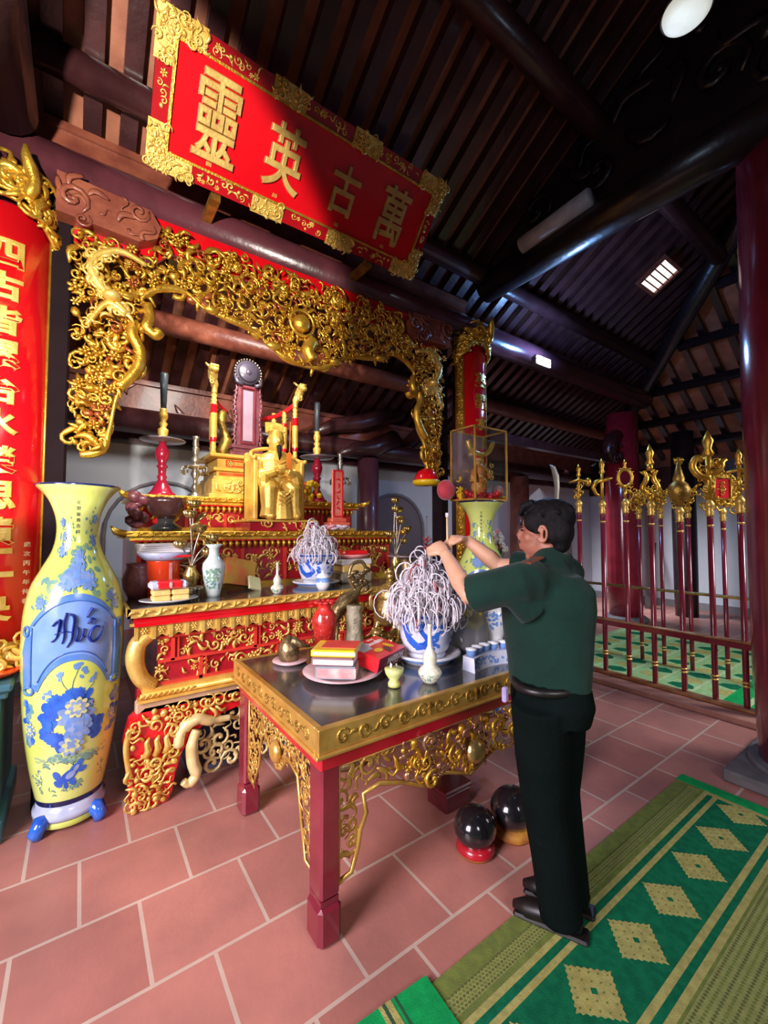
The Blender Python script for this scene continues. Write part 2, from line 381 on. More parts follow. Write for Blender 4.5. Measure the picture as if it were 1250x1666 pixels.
# roof: two boarded slopes meeting at a hip, each with its rafters
KS=.6
def zb(y): return 3.05+(5.4-y)*KS
def zr(x): return 3.05+(10.1-x)*KS
b=MB()
for dz in (0,.04):
    pass
b.add([(-3,5.6,zb(5.6)),(10.1,5.6,zb(5.6)),(4.7,0,zb(0)),(-3,0,zb(0)),(-3,5.6,zb(5.6)+.05),(10.1,5.6,zb(5.6)+.05),(4.7,0,zb(0)+.05),(-3,0,zb(0)+.05)],
      [(0,1,2,3),(7,6,5,4),(0,4,5,1),(3,2,6,7),(0,3,7,4),(1,5,6,2)],0,False)
b.add([(10.3,5.6,zr(10.3)),(10.3,-5.6,zr(10.3)),(4.7,0,zr(4.7)),(4.7,0,zr(4.7)+.05),(10.3,5.6,zr(10.3)+.05),(10.3,-5.6,zr(10.3)+.05)],[(0,1,2),(4,3,5),(0,4,5,1),(1,5,3,2),(2,3,4,0)],0,False)
b.add([(4.7,0,zb(0)),(-3,0,zb(0)),(-3,-3,zb(0)-1.8),(7.7,-3,zb(0)-1.8)],[(0,1,2,3)],0,False)
roof=struct('ceiling',b,BOARD)
ang=math.atan(KS)
x=-1.2;k=0
while x<9.6:
    y0=max(0.0,x-4.7+.0); b=MB(); b.add([(x-.05,y,zb(y)-dz) if s==0 else (x+.05,y,zb(y)-dz) for y in (5.3,y0) for s in (0,1) for dz in (.0,.11)],
        [(0,2,3,1),(4,5,7,6),(0,4,6,2),(1,3,7,5),(0,1,5,4),(2,6,7,3)],0,False)
    b.build('rafter',WOODD,roof); x+=.2;k+=1
for i in range(24):
    y=-2.2+i*.3; x0=4.7+abs(y)+.02; 
    if x0>9.5: continue
    b=MB(); b.add([(xx,y+s*.045,zr(xx)-dz) for xx in (9.95,x0) for s in (-1,1) for dz in (0,.1)],[(0,2,3,1),(4,5,7,6),(0,4,6,2),(1,3,7,5),(0,1,5,4),(2,6,7,3)],0,False)
    b.build('rafter',WOODB,roof)
def beam(name,p0,p1,r,m,label,cat='beam',n=20,group=None):
    b=MB(); b.cyl(p0,p1,r,r,n); return b.build(name,m,label=label,cat=cat,group=group)
beam('round_purlin',(-1.3,5.0,2.70),(9.4,5.0,2.70),.13,WOODD,'thick round dark purlin low over the white back wall, behind the altar','purlin')
beam('round_purlin',(-1.3,4.25,3.46),(9.0,4.25,3.46),.10,WOODR,'round red-brown purlin under the rafters, seen through the top of the gilded arch','purlin')
beam('round_purlin',(-1.3,3.0,4.30),(7.7,3.0,4.30),.09,WOODD,'thin round purlin just above the big beam, behind the red name board','purlin')
beam('round_purlin',(-1.3,1.75,4.98),(6.4,1.75,4.98),.10,WOODD,'highest round purlin, crossing the dark roof above the red name board','purlin')
bm_=beam('round_beam',(-.92,3.22,3.78),(7.75,3.22,3.78),.145,mat('purple_brown_timber',(.10,.025,.035),.28,0,(.06,.016,.022),4,.2,25,coat=.5),'massive round beam carrying the red name board over the gilded arch','beam')
b=MB(); b.box(-1.2,9.4,5.06,5.12,2.84,3.10,0); 
carve(b,rectp(-.4,5.5,2.88,3.06),fmap(5.06),.10,.2,.5,1,('scroll','flame','leaf'),depth=.35)
b.box(-1.2,9.4,5.03,5.12,3.10,3.15,0); b.box(-1.2,9.4,5.03,5.12,2.81,2.85,0)
b.build('carved_frieze_board',[WOODR,mat('frieze_relief',(.19,.06,.045),.35,0,None,9,coat=.3)],label='long red-brown frieze board with scroll relief above the low back purlin',cat='board')
b=MB(); b.box(-.95,3.5,3.30,3.34,3.98,4.12,0); b.box(-.95,3.5,3.28,3.36,4.12,4.17,0); b.build('upper_rail',WOODR,label='flat red-brown plank lying over the big round beam at the left',cat='plank')
# columns
def column(name,x,y,z0,z1,r,m,label,rb=None,stone=None):
    b=MB(); b.lathe([(r*.94,z0),(r,z0+.6),(r*1.02,(z0+z1)/2),(r*.94,z1)],(x,y,0),28,cap=True)
    o=b.build(name,m,label=label,cat='column')
    if stone:
        b=MB(); h=stone; b.lathe([(r*1.25,z0-h),(r*1.35,z0-h*.5),(r*1.1,z0)],(x,y,0),28,cap=True); b.build('column_base',STONE,o)
    return o
cL=column('wooden_column',-.38,3.25,.84,3.66,.17,DRED,'lacquered column at the left, behind the red verse board and the blue-green plinth')
cR=column('wooden_column',3.41,3.20,0.0,3.66,.17,DRED,'lacquered column behind the second verse board, right of the gilded arch')
cM=column('wooden_column',7.78,3.62,.10,3.62,.27,mat('bright_maroon_lacquer',(.30,.018,.035),.18,0,(.22,.012,.025),4,coat=.6),'stout bright maroon column standing behind the left end of the ceremonial weapon rack',stone=.1)
cN=column('wooden_column',3.78,.625,.10,5.0,.30,MAR,'nearest maroon column, at the right edge of the photo on a square stone plinth')
b=MB(); b.box(3.33,4.23,.12,.99,0,.075,0,bev=.012); b.lathe([(.40,.075),(.38,.1)],(3.78,.57,0),32,cap=True); b.build('stone_plinth',STONE,label='low square grey stone plinth under the nearest column at the right edge',cat='plinth')
column('wooden_column',3.30,5.0,0,2.58,.16,mat('mauve_timber',(.16,.05,.07),.35,0,(.12,.035,.05),4,coat=.3),'mauve-brown column against the back wall, just right of the stepped altar')
column('wooden_column',6.75,5.02,0,2.58,.18,WOODR,"brown round column by the back wall, above the man's head")
column('wooden_column',9.3,4.35,0,3.3,.2,WOODB,'dark round column far right beside the sabre-topped pole')
column('wooden_column',9.1,3.15,0,3.4,.19,WOODB,'dark round column behind the round-headed mace pole')
# brackets under the columns
b=MB()
P=[(2.15,4.98,2.78),(2.45,4.98,2.93),(2.9,4.98,3.05),(3.3,4.98,3.02),(3.75,4.98,3.2)]
b.tube([(2.35,4.9,2.80),(2.7,4.9,2.96),(3.1,4.9,3.05),(3.8,4.9,3.32)],[.05,.10,.12,.13],10)
b.tube([(2.75,4.9,2.58),(3.0,4.9,2.68),(3.3,4.9,2.72),(3.7,4.9,2.9)],[.03,.09,.13,.14],10)
b.build('carved_bracket',WOODD,label='dark trunk-shaped timber bracket curling off the column behind the altar',cat='bracket')
# truss panels on the column lines (run towards the photographer)
def truss(x,y0,y1,z0,label,m=WOODB,seed=3):
    random.seed(seed)
    b=MB(); th=.07
    b.cyl((x,y0,z0),(x,y1,z0),.15,.15,18)
    n=8
    for i in range(n):
        ya=y0+(y1-y0)*i/n; yb=y0+(y1-y0)*(i+1)/n
        za=min(zb(max(ya,0))-.14,99); zc=min(zb(max(yb,0))-.14,99)
        b.add([(x+s*th,yy,zz) for s in (-1,1) for yy,zz in ((ya,z0+.1),(yb,z0+.1),(yb,zc),(ya,za))],[(0,1,2,3),(4,7,6,5),(0,4,5,1),(2,6,7,3),(0,3,7,4),(1,5,6,2)],0,False)
    carve(b,[(y0,z0+.15),(y1,z0+.15),(y1,zb(max(y1,0))-.2),(y0,zb(y0)-.2)],smap(x-th),.18,.42,.8,0,('scroll','flame','leaf'),depth=.5)
    return b.build('roof_truss',m,label=label,cat='roof truss')
truss(-.40,3.05,1.2,3.92,'dark carved truss panel at the upper left, left of the red name board')
truss(3.55,3.05,-.2,4.22,'dark truss panel in the shadowed roof right of the red name board',seed=5)
# short strut, its lit look put into a pale base colour
b=MB(); b.cyl((3.38,2.45,4.30),(3.40,1.78,4.36),.075,.075,14); b.build('roof_strut',mat('pale_lit_timber',(.60,.60,.66),.6,0,(.45,.45,.5),8,.3,40),label='short round strut coloured pale as if lit, jutting out below the dark roof truss',cat='strut')
# purlins of the far slope
for i,(x,t) in enumerate(((9.45,'lowest'),(8.85,'second lowest'),(8.2,'middle'),(7.5,'second highest'),(6.8,'highest'))):
    beam('round_purlin',(x,-2.6,zr(x)-.19),(x,x-4.9,zr(x)-.19),.075,WOODB,t+' of the five dark purlins rising over the weapon rack at the right','purlin')
b=MB(); 
P=[(9.9,5.15,3.0),(7.4,2.7,4.45),(4.9,.2,5.95)]; b.tube(P,.12,12); b.build('hip_rafter',WOODB,label='heavy dark hip rafter where the two roof slopes meet, behind the maroon column',cat='rafter')
b=MB(); b.tube([(7.3,3.6,2.75),(7.2,3.55,2.9),(7.35,3.6,3.1),(7.78,3.62,3.3)],[.05,.11,.12,.14],10); carve(b,rectp(7.05,7.5,2.7,3.1),fmap(3.5),.1,.2,1,0); b.box(4.2,7.6,3.55,3.65,2.72,2.84,0)
b.build('carved_bracket',WOODD,label='carved bracket and tie rail left of the bright maroon column',cat='bracket')
b=MB(); b.cyl((4.0,4.9,2.9),(4.0,3.9,3.3),.11,.11,14); b.build('roof_strut',WOODD,label='round strut leaning under the rafters behind the verse board on the right',cat='strut')
# opening in the far slope where daylight comes through
s=KS; o=thing('roof_opening','small glowing roof opening crossed by dark battens, high at the right','roof opening',(5.9,2.25,zb(2.25)-.05))
o['kind']='structure'; del o['label']; del o['category']; o.name='window_2'
b=MB(); n=np.array([0,KS,1])/math.hypot(KS,1); U=np.array([0,1,-KS])/math.hypot(1,KS)
mp=gmap((5.9,2.25,zb(2.25)-.13),(1,0,0),U,-n)
b.prism(rectp(-.2,.2,-.16,.16),mp,0,.01,0); b.build('pane',mat('daylight_pane',(.9,.8,.75),.6,emit=(1,.80,.72),es=1.1),o)
b=MB(); frame(b,-.24,.24,-.2,.2,.04,mp,0,.04)
for k in range(4): b.prism(rectp(-.2,.2,-.11+k*.07,-.095+k*.07),mp,0,.03)
b.build('batten',WOODR,o)
# dark gable panel at far left
b=MB(); b.box(-1.6,-.75,3.0,3.1,2.2,5.0,0); struct('trim_2',b,WOODB)
b=MB(); b.tube([(-.95,2.75,4.9),(-.62,2.8,4.6),(-.52,2.82,4.25),(-.66,2.85,4.0),(-.45,2.9,3.9)],[.1,.17,.15,.13,.16],12)
carve(b,[(-.9,3.95),(-.42,3.95),(-.36,4.9),(-.9,4.9)],fmap(2.72),.12,.3,1.3,0,depth=.8)
b.build('carved_bracket',WOODD,label='glossy dark carved bracket in the top left corner above the verse board',cat='bracket')
# ================================================================ NAME BOARD
random.seed(11)
th=math.atan2(.43,.54)
sb=thing('name_board','red lacquered name board with four large gilt characters, leaning out over the arch','sign',(1.29,2.82,3.78))
Vv=np.array([0,-.44,.53]); Vv/=np.linalg.norm(Vv); Nn=np.cross([1,0,0],Vv)
mp=gmap((.27,2.82,3.78),(1,0,0),Vv,Nn)
WB,HB=2.03,.70
b=MB(); b.prism(rectp(.07,WB-.07,.07,HB-.07),mp,-.02,.006); pnl=b.build('panel',RED,sb)
b=MB(); frame(b,0,WB,0,HB,.085,mp,-.03,.014); b.build('frame',mat('frame_red',(.40,.006,.012),.2,0,None,4,coat=.5),sb)
b=MB(); frame(b,.085,WB-.085,.085,HB-.085,.014,mp,0,.026)
g=MB()
segs=[]
for u0,u1 in ((0,.24),(.62,.84),(1.19,1.41),(WB-.24,WB)):
    for v0,v1 in ((-.012,.09),(HB-.09,HB+.012)):
        g.prism(rectp(u0,u1,v0,v1),mp,0,.020); carve(g,rectp(u0,u1,v0,v1),mp,.035,.06,2.0,0,w=.02,depth=1)
for u0,u1 in ((-.012,.09),(WB-.09,WB+.012)):
    for v0,v1 in ((0,.22),(HB-.22,HB)):
        g.prism(rectp(u0,u1,v0,v1),mp,0,.018); carve(g,rectp(u0,u1,v0,v1),mp,.035,.06,2.0,0,w=.02)
for u0,u1 in ((.28,.58),(.88,1.15),(1.45,1.76)):
    for v in (.043,HB-.043): carve(g,rectp(u0,u1,v-.022,v+.022),mp,.03,.05,1.3,0,w=.012)
for u in (.04,WB-.04): carve(g,rectp(u-.02,u+.02,.25,HB-.25),mp,.03,.05,1.3,0,w=.012)
b.build('inner_moulding',GOLD,sb); g.build('gilt_carving',PGOLD,sb)
for ch,u,v,h,w in (('靈',.345,.355,.42,.25),('英',.775,.345,.36,.26),('古',1.23,.345,.30,.22),('萬',1.66,.345,.38,.24)):
    b=MB(); put_text(b,ch,u,v,h,mp,0,.012,.06,.014,.002,wid=w); b.build('character',mat('character_gilding',(.66,.45,.13),.42,.35,(.52,.33,.09),10,.3,60),pnl)
b=MB()
for u in (.33,.76,1.24,1.66): put_text(b,'回',u,.10+.03,.022,mp,0,.008,.05,.01,.01,wid=.03)
b.build('seal_mark',PGOLD,pnl)
for u in (.4,1.6):
    b=MB(); b.box(.27+u-.03,.27+u+.03,2.83,3.08,3.74,3.79); b.build('bracket',DGOLD,sb)

# ================================================================ GILDED ARCH
A=[(-.012,2.02),(.094,2.06),(.131,2.20),(.165,2.41),(.238,2.545),(.268,2.69),(.239,2.82),(.30,2.87),(.315,2.97),(.285,3.06),(.39,3.16),(.54,3.185),(.66,3.11),(.80,3.09),(.96,3.06),(1.10,3.0),(1.2,2.93),(1.30,2.89),(1.415,2.875)]
CX=1.415
inner=A+[(2*CX-x,z) for x,z in A[::-1][1:]]
outer=[(2.905,3.34),(2.46,3.40),(2.40,3.57),(.43,3.57),(.37,3.40),(-.075,3.34)]
ar=thing('gilded_arch','large openwork gilded arch carved with dragons and scrolls, framing the altar','arch',(CX,3.1,1.98))
mp=fmap(3.10)
poly=inner+outer
b=MB(); random.seed(21)
carve(b,poly,mp,.08,.18,2.3,0,jit=.02,depth=.95,m2=1,p2=.12)
carve(b,poly,mp,.045,.085,1.3,0,('flower','leaf','leaf','scroll','flame'),w=.03,jit=.05,depth=1.2,m2=1,p2=.1)
swk=b.build('carved_scrollwork',[GOLD,mat('red_gilding',(.40,.10,.03),.35,.6,None,9)],ar)
for s in (0,1):
    b=MB(); q=lambda P: P if not s else [(2*CX-u,v) for u,v in P][::-1]
    carve(b,q([(-.06,2.1),(.07,2.1),(.12,2.3),(.2,2.55),(.22,2.9),(.25,3.1),(-.07,3.3)]),mp,.06,.13,1.8,0,w=-.01,depth=.8)
    carve(b,q([(-.06,2.05),(.10,2.08),(.15,2.4),(-.06,2.5)]),mp,.05,.10,2.5,0,w=.0,depth=.9)
    b.build('leg_scrollwork',GOLD,ar)
b=MB()
def sm(P,n=4):
    P=[np.array(p,float) for p in P]; out=[]
    for i in range(len(P)-1):
        p0=P[max(i-1,0)];p1=P[i];p2=P[i+1];p3=P[min(i+2,len(P)-1)]
        for k in range(n):
            t=k/n; out.append(.5*((2*p1)+(-p0+p2)*t+(2*p0-5*p1+4*p2-p3)*t*t+(-p0+3*p1-3*p2+p3)*t**3))
    out.append(P[-1]); return out
S=sm([(x,3.06,z) for x,z in inner],4); b.tube(S,[.018+.008*math.sin(i*.5) for i in range(len(S))],8)
for sx in (1,-1):
    f=lambda x: x if sx==1 else 2*CX-x
    b.tube(sm([(f(.315),3.04,3.02),(f(.33),3.03,2.93),(f(.31),3.03,2.87),(f(.36),3.03,2.83),(f(.385),3.03,2.86)],5),[.03]*15+[.035]*6,8)
    b.tube(sm([(f(.25),3.04,2.88),(f(.235),3.03,2.8),(f(.28),3.03,2.7),(f(.26),3.03,2.58),(f(.17),3.03,2.45)],5),.034,8)
    b.sph((f(.70),3.03,3.10),(.05,.03,.03)); b.sph((f(1.15),3.03,2.96),(.06,.03,.03))
b.build('inner_moulding',GOLD,ar)
b=MB(); b.prism([(-.075,3.32),(.37,3.36),(.46,3.45),(2.37,3.45),(2.46,3.36),(2.905,3.32),(2.905,3.66),(-.075,3.66)],fmap(3.13),-.02,.012); b.build('backing_board',RED,ar)
for sx in (0,1):   # dragon heads and ribbons standing out of the scrollwork
    f=lambda x: x if not sx else 2*CX-x
    b=MB(); b.tube(sm([(f(-.0),3.0,2.78),(f(.1),2.99,2.94),(f(.2),2.99,2.9),(f(.05),3.0,3.05),(f(.02),3.0,3.18),(f(.15),2.99,3.28),(f(.3),3.0,3.25)],5),[.012+.014*math.sin(i/31*PI) for i in range(31)],8)
    for i in range(60):
        q=random.random()*5; k=int(q); W_=[(0,2.78),(.1,2.94),(.2,2.9),(.05,3.05),(.02,3.18),(.15,3.28)]; k=min(k,4); fr=q-k
        inst(b,random.choice(('leaf','flame','scroll')),f(W_[k][0]+(W_[k+1][0]-W_[k][0])*fr+random.gauss(0,.02)),W_[k][1]+(W_[k+1][1]-W_[k][1])*fr+random.gauss(0,.02),random.uniform(.05,.09),random.uniform(0,6.3),fmap(3.0))
    b.sph((f(.12),2.97,2.98),(.05,.05,.035)); b.build('dragon',PGOLD,swk)
b=MB(); b.sph((1.36,3.0,3.18),(.07,.05,.07)); b.tube([(1.36+.10*math.cos(a),2.99,3.18+.10*math.sin(a)) for a in np.linspace(0,2*PI,17)],.012,6)
b.tube(sm([(1.45,2.98,3.06),(1.40,2.97,2.98),(1.44,2.97,2.90)],4),[.05]*9,6); b.build('sun_disc',GOLD,swk)
# frame posts either side of the arch
for x,l in ((-.135,'slim dark post between the left verse board and the gilded arch'),(3.0,'slim dark post between the gilded arch and the right verse board')):
    b=MB(); b.box(x-.055,x+.055,3.13,3.27,0,3.60,0,bev=.01); b.build('door_post',MATTB,label=l,cat='post')
for x0,l in ((-.16,'left'),(-.16,'right')):
    random.seed(5); b=MB(); pts=[(x0,3.42),(x0+.42,3.40),(x0+.52,3.46),(x0+.54,3.54),(x0+.48,3.63),(x0,3.66)]
    if l=='right': pts=[(2*CX-u,v) for u,v in pts][::-1]
    b.prism(pts,fmap(3.12),0,.10,0); carve(b,pts,fmap(3.02),.07,.16,1.3,0,('scroll','leaf','flame','blob'),depth=.5)
    b.build('carved_beam_end',WOODR,label='red-brown timber block with dragon relief, %s end under the big beam'%l,cat='carved block')
random.seed(9); o=thing('cloth_ornament','red and yellow half-dome ornament hanging on the right leg of the gilded arch','ornament',(2.66,3.05,1.98))
b=MB(); b.lathe([(.115,0),(.11,.03),(.085,.08),(.04,.11),(0.001,.115)],(2.62,2.98,2.04),20); b.build('red_top',RED,o)
b=MB(); b.lathe([(.03,-.05),(.11,-.045),(.13,-.02),(.125,0),(.09,.005)],(2.62,2.98,2.04),20); b.build('yellow_rim',YPRT,o)

# ================================================================ VERSE BOARDS
def verse(cx,cy,z0,z1,chars,zs,label,seed,small=None,R=.20):
    random.seed(seed)
    t=thing('verse_board',label,'sign',(cx,cy-.2,z0))
    bot=True
    mp=lambda a: np.stack([cx+(R+a[:,2])*np.sin(a[:,0]/R),cy-(R+a[:,2])*np.cos(a[:,0]/R),a[:,1]],1)
    mx=R*math.radians(82)
    def strip(u0,u1,v0,v1,w0,w1,n,b,m=0):
        vs=[];fs=[]
        for i in range(n+1):
            u=u0+(u1-u0)*i/n
            for v in (v0,v1):
                for w in (w0,w1): vs.append((u,v,w))
        for i in range(n):
            k=i*4; fs+=[(k+1,k+5,k+7,k+3),(k,k+2,k+6,k+4),(k+2,k+3,k+7,k+6),(k,k+4,k+5,k+1)]
        fs+=[(0,1,3,2),(n*4,n*4+2,n*4+3,n*4+1)]
        b.add(mp(np.array(vs)),fs,m,True)
    b=MB(); strip(-mx,mx,z0+.1,z1-.25,-.018,0,28,b)
    # arched top of the red field
    pnl=b.build('panel',RED,t)
    g=MB()
    for s in (-1,1):
        for u,w in ((mx-.006,.014),(mx-.088,.012)): strip(s*u-.007,s*u+.007,z0+.1,z1-.3,0,w,1,g)
        strip(s*(mx-.045)-.04,s*(mx-.045)+.04,z0+.1,z1-.3,0,.003,5,g)
        carve(g,[(s*(mx-.078),z0+.12),(s*(mx-.012),z0+.12),(s*(mx-.012),z1-.32),(s*(mx-.078),z1-.32)],mp,.03,.055,1.6,0,w=.0,depth=.9)
    g.build('gilt_border',GOLD,t)
    g=MB(); v0=z1-.62
    for i in range(60):   # cusped, dragon-crested head
        u=-mx+2*mx*i/59; zt=z1-.30+.17*math.cos(u/mx*PI/2)-.12*abs(u/mx)
        inst(g,random.choice(('scroll','leaf','flame')),u,zt+random.uniform(-.01,.05),random.uniform(.09,.15),random.uniform(0,6.3),mp,0,1,random.uniform(0,.03))
    carve(g,[(-mx,z1-.45),(-mx*.8,z1-.33),(0,z1-.2),(mx*.8,z1-.33),(mx,z1-.45),(mx,z1-.12),(0,z1+.02),(-mx,z1-.12)],mp,.06,.13,3,0,jit=.04)
    A2=[mp(np.array([[u,z1-.46+.24*math.cos(u/mx*PI/2),.02]]))[0] for u in np.linspace(-mx,mx,25)]; g.tube(A2,.013,6)
    P=[mp(np.array([[mx*.25+.02*math.sin(k),z1-.2+k*.05,.05+.01*k]]))[0] for k in range(6)]; g.tube(P,[.03,.035,.03,.035,.025,.012],8)
    g.build('crest',GOLD,t)
    if bot:
        g=MB(); strip(-mx,mx,z0,z0+.12,-.02,.02,24,g); carve(g,rectp(-mx,mx,z0-.0,z0+.14),mp,.05,.1,3,0,w=.02)
        g.build('lotus_foot',PGOLD,t)
    for ch,z in zip(chars,zs):
        b=MB(); put_text(b,ch,0.005,z,.155,mp,0,.0,.09,.026,.018,cuts=8,wid=.175); b.build('character',PGOLD if seed==1 else GOLD,pnl)
    if small:
        b=MB()
        for ch,z in small: put_text(b,ch,.155,z,.028,mp,0,.0,.03,.006,.01,wid=.036,cuts=2)
        b.build('small_writing',mat('cream_writing',(.80,.60,.42),.5),pnl)
    return t
verse(-.38,3.25,.86,3.62,'四古皆累台水榮思績工央',[3.09,2.905,2.715,2.53,2.335,2.155,1.955,1.765,1.575,1.405,1.17],'tall curved red verse board cut by the left edge of the photo',1,
      small=[(c,1.50-.052*i) for i,c in enumerate('歲次丙午年仲春')],R=.225)
verse(3.41,3.20,1.0,3.78,'英羅水靈山',[3.16,2.93,2.70,2.47,2.24],'curved red verse board right of the arch, behind the glass case',2)

# ================================================================ TEAL PLINTH
pl=thing('column_plinth','blue-green painted wooden plinth at the left edge, beside the big yellow vase','plinth',(-.62,3.15,0))
b=MB(); b.box(-1.0,-.285,2.90,3.55,0,.12,0,bev=.01); b.box(-.97,-.31,2.93,3.52,.12,.72,0); b.build('body',TEAL,pl)
b=MB(); b.box(-1.0,-.28,2.90,3.55,.72,.76,0,bev=.008); b.box(-1.03,-.26,2.87,3.58,.76,.80,0,bev=.01); b.build('top',TEAL,pl)
b=MB(); b.box(-.93,-.35,2.915,2.935,.18,.19); b.box(-.93,-.35,2.915,2.935,.66,.67); b.box(-.36,-.35,2.915,2.935,.18,.67); b.build('panel_moulding',TEAL,pl)
b=MB(); b.lathe([(.05,.80),(.17,.81),(.20,.83),(.205,.842)],(-.42,3.10,0),24,cap=True); b.build('offering_tray',ORNG,label='orange-red rimmed tray on top of the blue-green plinth',cat='tray')
# ================================================================ MAIN ALTAR TABLE
random.seed(31)
al=thing('altar_table','long red and gilt main altar table with carved curved legs, behind the offering table','altar',(1.42,3.6,0))
AX0,AX1,AY=.26,2.60,2.80; mp=fmap(AY+.02)
b=MB(); b.box(AX0-.02,AX1+.02,AY-.03,4.75,1.085,1.13,0,bev=.005); b.build('table_top',[BLACK],al)
b=MB(); b.box(AX0-.035,AX1+.035,AY-.045,AY-.02,1.085,1.134,0); b.box(AX0-.035,AX0-.02,AY-.045,4.75,1.085,1.134,0)
row(b,'leaf',AX0-.03,AX1+.03,1.11,.05,.042,fmap(AY-.045),0,.5,True); 
b.box(AX0-.02,AX1+.02,AY-.02,AY,1.035,1.05,0)
# hanging frieze of lappets
for i in range(26):
    x0=AX0+.01+i*(AX1-AX0-.02)/26; w=(AX1-AX0-.02)/26
    pts=[(x0,1.03),(x0,.975),(x0+w*.2,.955),(x0+w*.5,.972),(x0+w*.8,.955),(x0+w,.975),(x0+w,1.03)]
    b.prism(pts,fmap(AY+.02),0,.022); b.prism(rectp(x0-.008,x0+.012,.95,1.045),fmap(AY),0,.014); inst(b,'flower',x0+w*.5,1.0,.05,0,fmap(AY-.002),0,1,0,.05)
b.build('gilt_frieze',PGOLD,al)
b=MB(); b.box(AX0,AX1,AY-.015,AY+.02,1.05,1.085,0); b.box(AX0,AX1,AY-.03,4.6,1.03,1.05,0); b.build('red_band',RED,al)
b=MB(); b.box(AX0+.13,AX1-.13,AY+.05,4.6,.66,1.03,0); b.box(AX0+.03,AX1-.03,AY+.06,4.6,.52,.66,0); b.build('body',CRED,al)
b=MB(); m_=fmap(AY+.05)
for z in (.665,.795,.935): b.prism(rectp(AX0+.13,AX1-.13,z,z+.018),m_,0,.022)
for i in range(5):
    for (za,zb_,off) in ((.665,.80,.16),(.80,.94,0)):
        x=AX0+.20+off+i*.50
        if x<AX1-.15: b.prism(rectp(x,x+.02,za,zb_),m_,0,.022); b.prism(rectp(x+.035,x+.045,za,zb_),m_,0,.018)
b.build('panel_rail',mat('coral_lacquer',(.66,.045,.03),.25,0,None,5,coat=.4),al)
b=MB(); random.seed(8)
for za,zb_ in ((.69,.79),(.82,.93)): carve(b,rectp(AX0+.25,AX1-.2,za,zb_),m_,.04,.075,1.5,0,('scroll','leaf','flower','leaf'))
carve(b,rectp(AX0+.14,AX0+.19,.68,.94),m_,.04,.07,2,0)
b.build('panel_carving',PGOLD,al)
for s in (0,1):  # scaly dragon-body corner pieces
    f=lambda x: x if not s else AX0+AX1-x
    b=MB(); P=sm([(f(.34),AY+.04,.97),(f(.285),AY+.03,.92),(f(.275),AY+.03,.82),(f(.31),AY+.03,.72),(f(.37),AY+.04,.665)],5)
    b.tube(P,[.05-.012*abs(i/20-.4) for i in range(21)],10)
    for i in range(18):
        p=P[1+i]; 
        for a in (-.9,-.3,.3,.9): inst(b,'blob',p[0]+.036*math.sin(a),p[2],.032,0,fmap(p[1]-.04*math.cos(a)),0,1,0,.02)
    b.build('corner_bracket',PGOLD,al)
b=MB()
b.box(AX0+.05,AX1-.05,AY-.0,AY+.06,.64,.665,0); b.box(AX0+.03,AX1-.03,AY-.02,AY+.06,.595,.61,0)
b.tube([(AX0+.04,AY,.628),(AX1-.04,AY,.628)],.016,8); row(b,'leaf',AX0+.04,AX0+.33,.628,.045,.03,fmap(AY-.012),0,.6); row(b,'leaf',AX0+.6,AX1-.05,.628,.04,.045,fmap(AY-.012),0,.3)
b.build('waist_moulding',YGOLD,al)
b=MB(); b.box(AX0+.02,AX1-.02,AY-.0,AY+.08,.53,.597,0,bev=.01); b.build('stone_band',mat('beige_lacquer',(.50,.33,.20),.4,0,None,6),al)
for s in (0,1):
    f=lambda P: P if not s else [(AX0+AX1-u,v) for u,v in P][::-1]
    leg=f([(.325,.56),(.25,.50),(.225,.38),(.24,.22),(.255,.10),(.262,0),(.45,0),(.475,.05),(.49,.15),(.53,.27),(.60,.36),(.70,.42),(.90,.46),(.90,.56)])
    b=MB(); b.prism(leg,fmap(AY+.10),0,.10); o=b.build('leg',RED,al)
    g=MB(); random.seed(41); 
    lo=f([(.25,.02),(.45,.02),(.47,.1),(.48,.2),(.50,.30),(.24,.30)])
    carve(g,lo,fmap(AY),.04,.075,3.4,0,('leaf','flame','leaf','blob','scroll'),jit=.03)
    up=f([(.25,.48),(.33,.55),(.88,.555),(.88,.50),(.6,.44),(.52,.36),(.49,.33),(.45,.44),(.31,.46),(.27,.33),(.235,.33)])
    carve(g,up,fmap(AY),.045,.085,2.8,0,jit=.02)
    for k in range(3): g.tube([((q[0]),AY-.02,q[1]) for q in f([(.33+.05*k,.29),(.345+.05*k,.33),(.335+.05*k,.375),(.35+.05*k,.40)])],[.018,.02,.014,.006],6)
    g.tube([(q[0],AY-.015,q[1]) for q in sm(f([(.255,.47),(.235,.38),(.245,.28),(.26,.2)]),4)],.016,6)
    g.build('gilt_carving',PGOLD,o)
    g=MB(); 
    g.tube([(q[0],AY-.02,q[1]) for q in sm(f([(.80,.40),(.68,.41),(.60,.44),(.52,.40),(.50,.30)]),5)],[.02]*5+[.032]*5+[.036]*5+[.03]*5+[.02],8)
    g.tube([(q[0],AY-.03,q[1]) for q in sm(f([(.60,.38),(.575,.30),(.58,.2),(.60,.12),(.56,.075),(.53,.10)]),5)],[.03]*5+[.035]*5+[.035]*5+[.03]*5+[.022]*6,8)
    g.build('scroll_leaf',mat('cream_gilding',(.80,.68,.32),.4,.3,(.66,.5,.2),10),al)
b=MB(); b.prism(rectp(.86,2.0,.50,.56),fmap(AY+.06),0,.05); b.build('apron_rail',RED,al)
g=MB(); random.seed(43); carve(g,[(.62,.36),(.75,.42),(2.1,.42),(2.24,.36),(2.2,.22),(2.05,.10),(.8,.08),(.66,.14)],fmap(AY+.05),.06,.12,2.2,0,('scroll','flame','leaf','scroll'),depth=.9)
carve(g,rectp(.88,2.0,.40,.55),fmap(AY),.05,.09,2,0); g.build('apron_carving',mat('cream_gilding',(.8,.68,.32)),al)
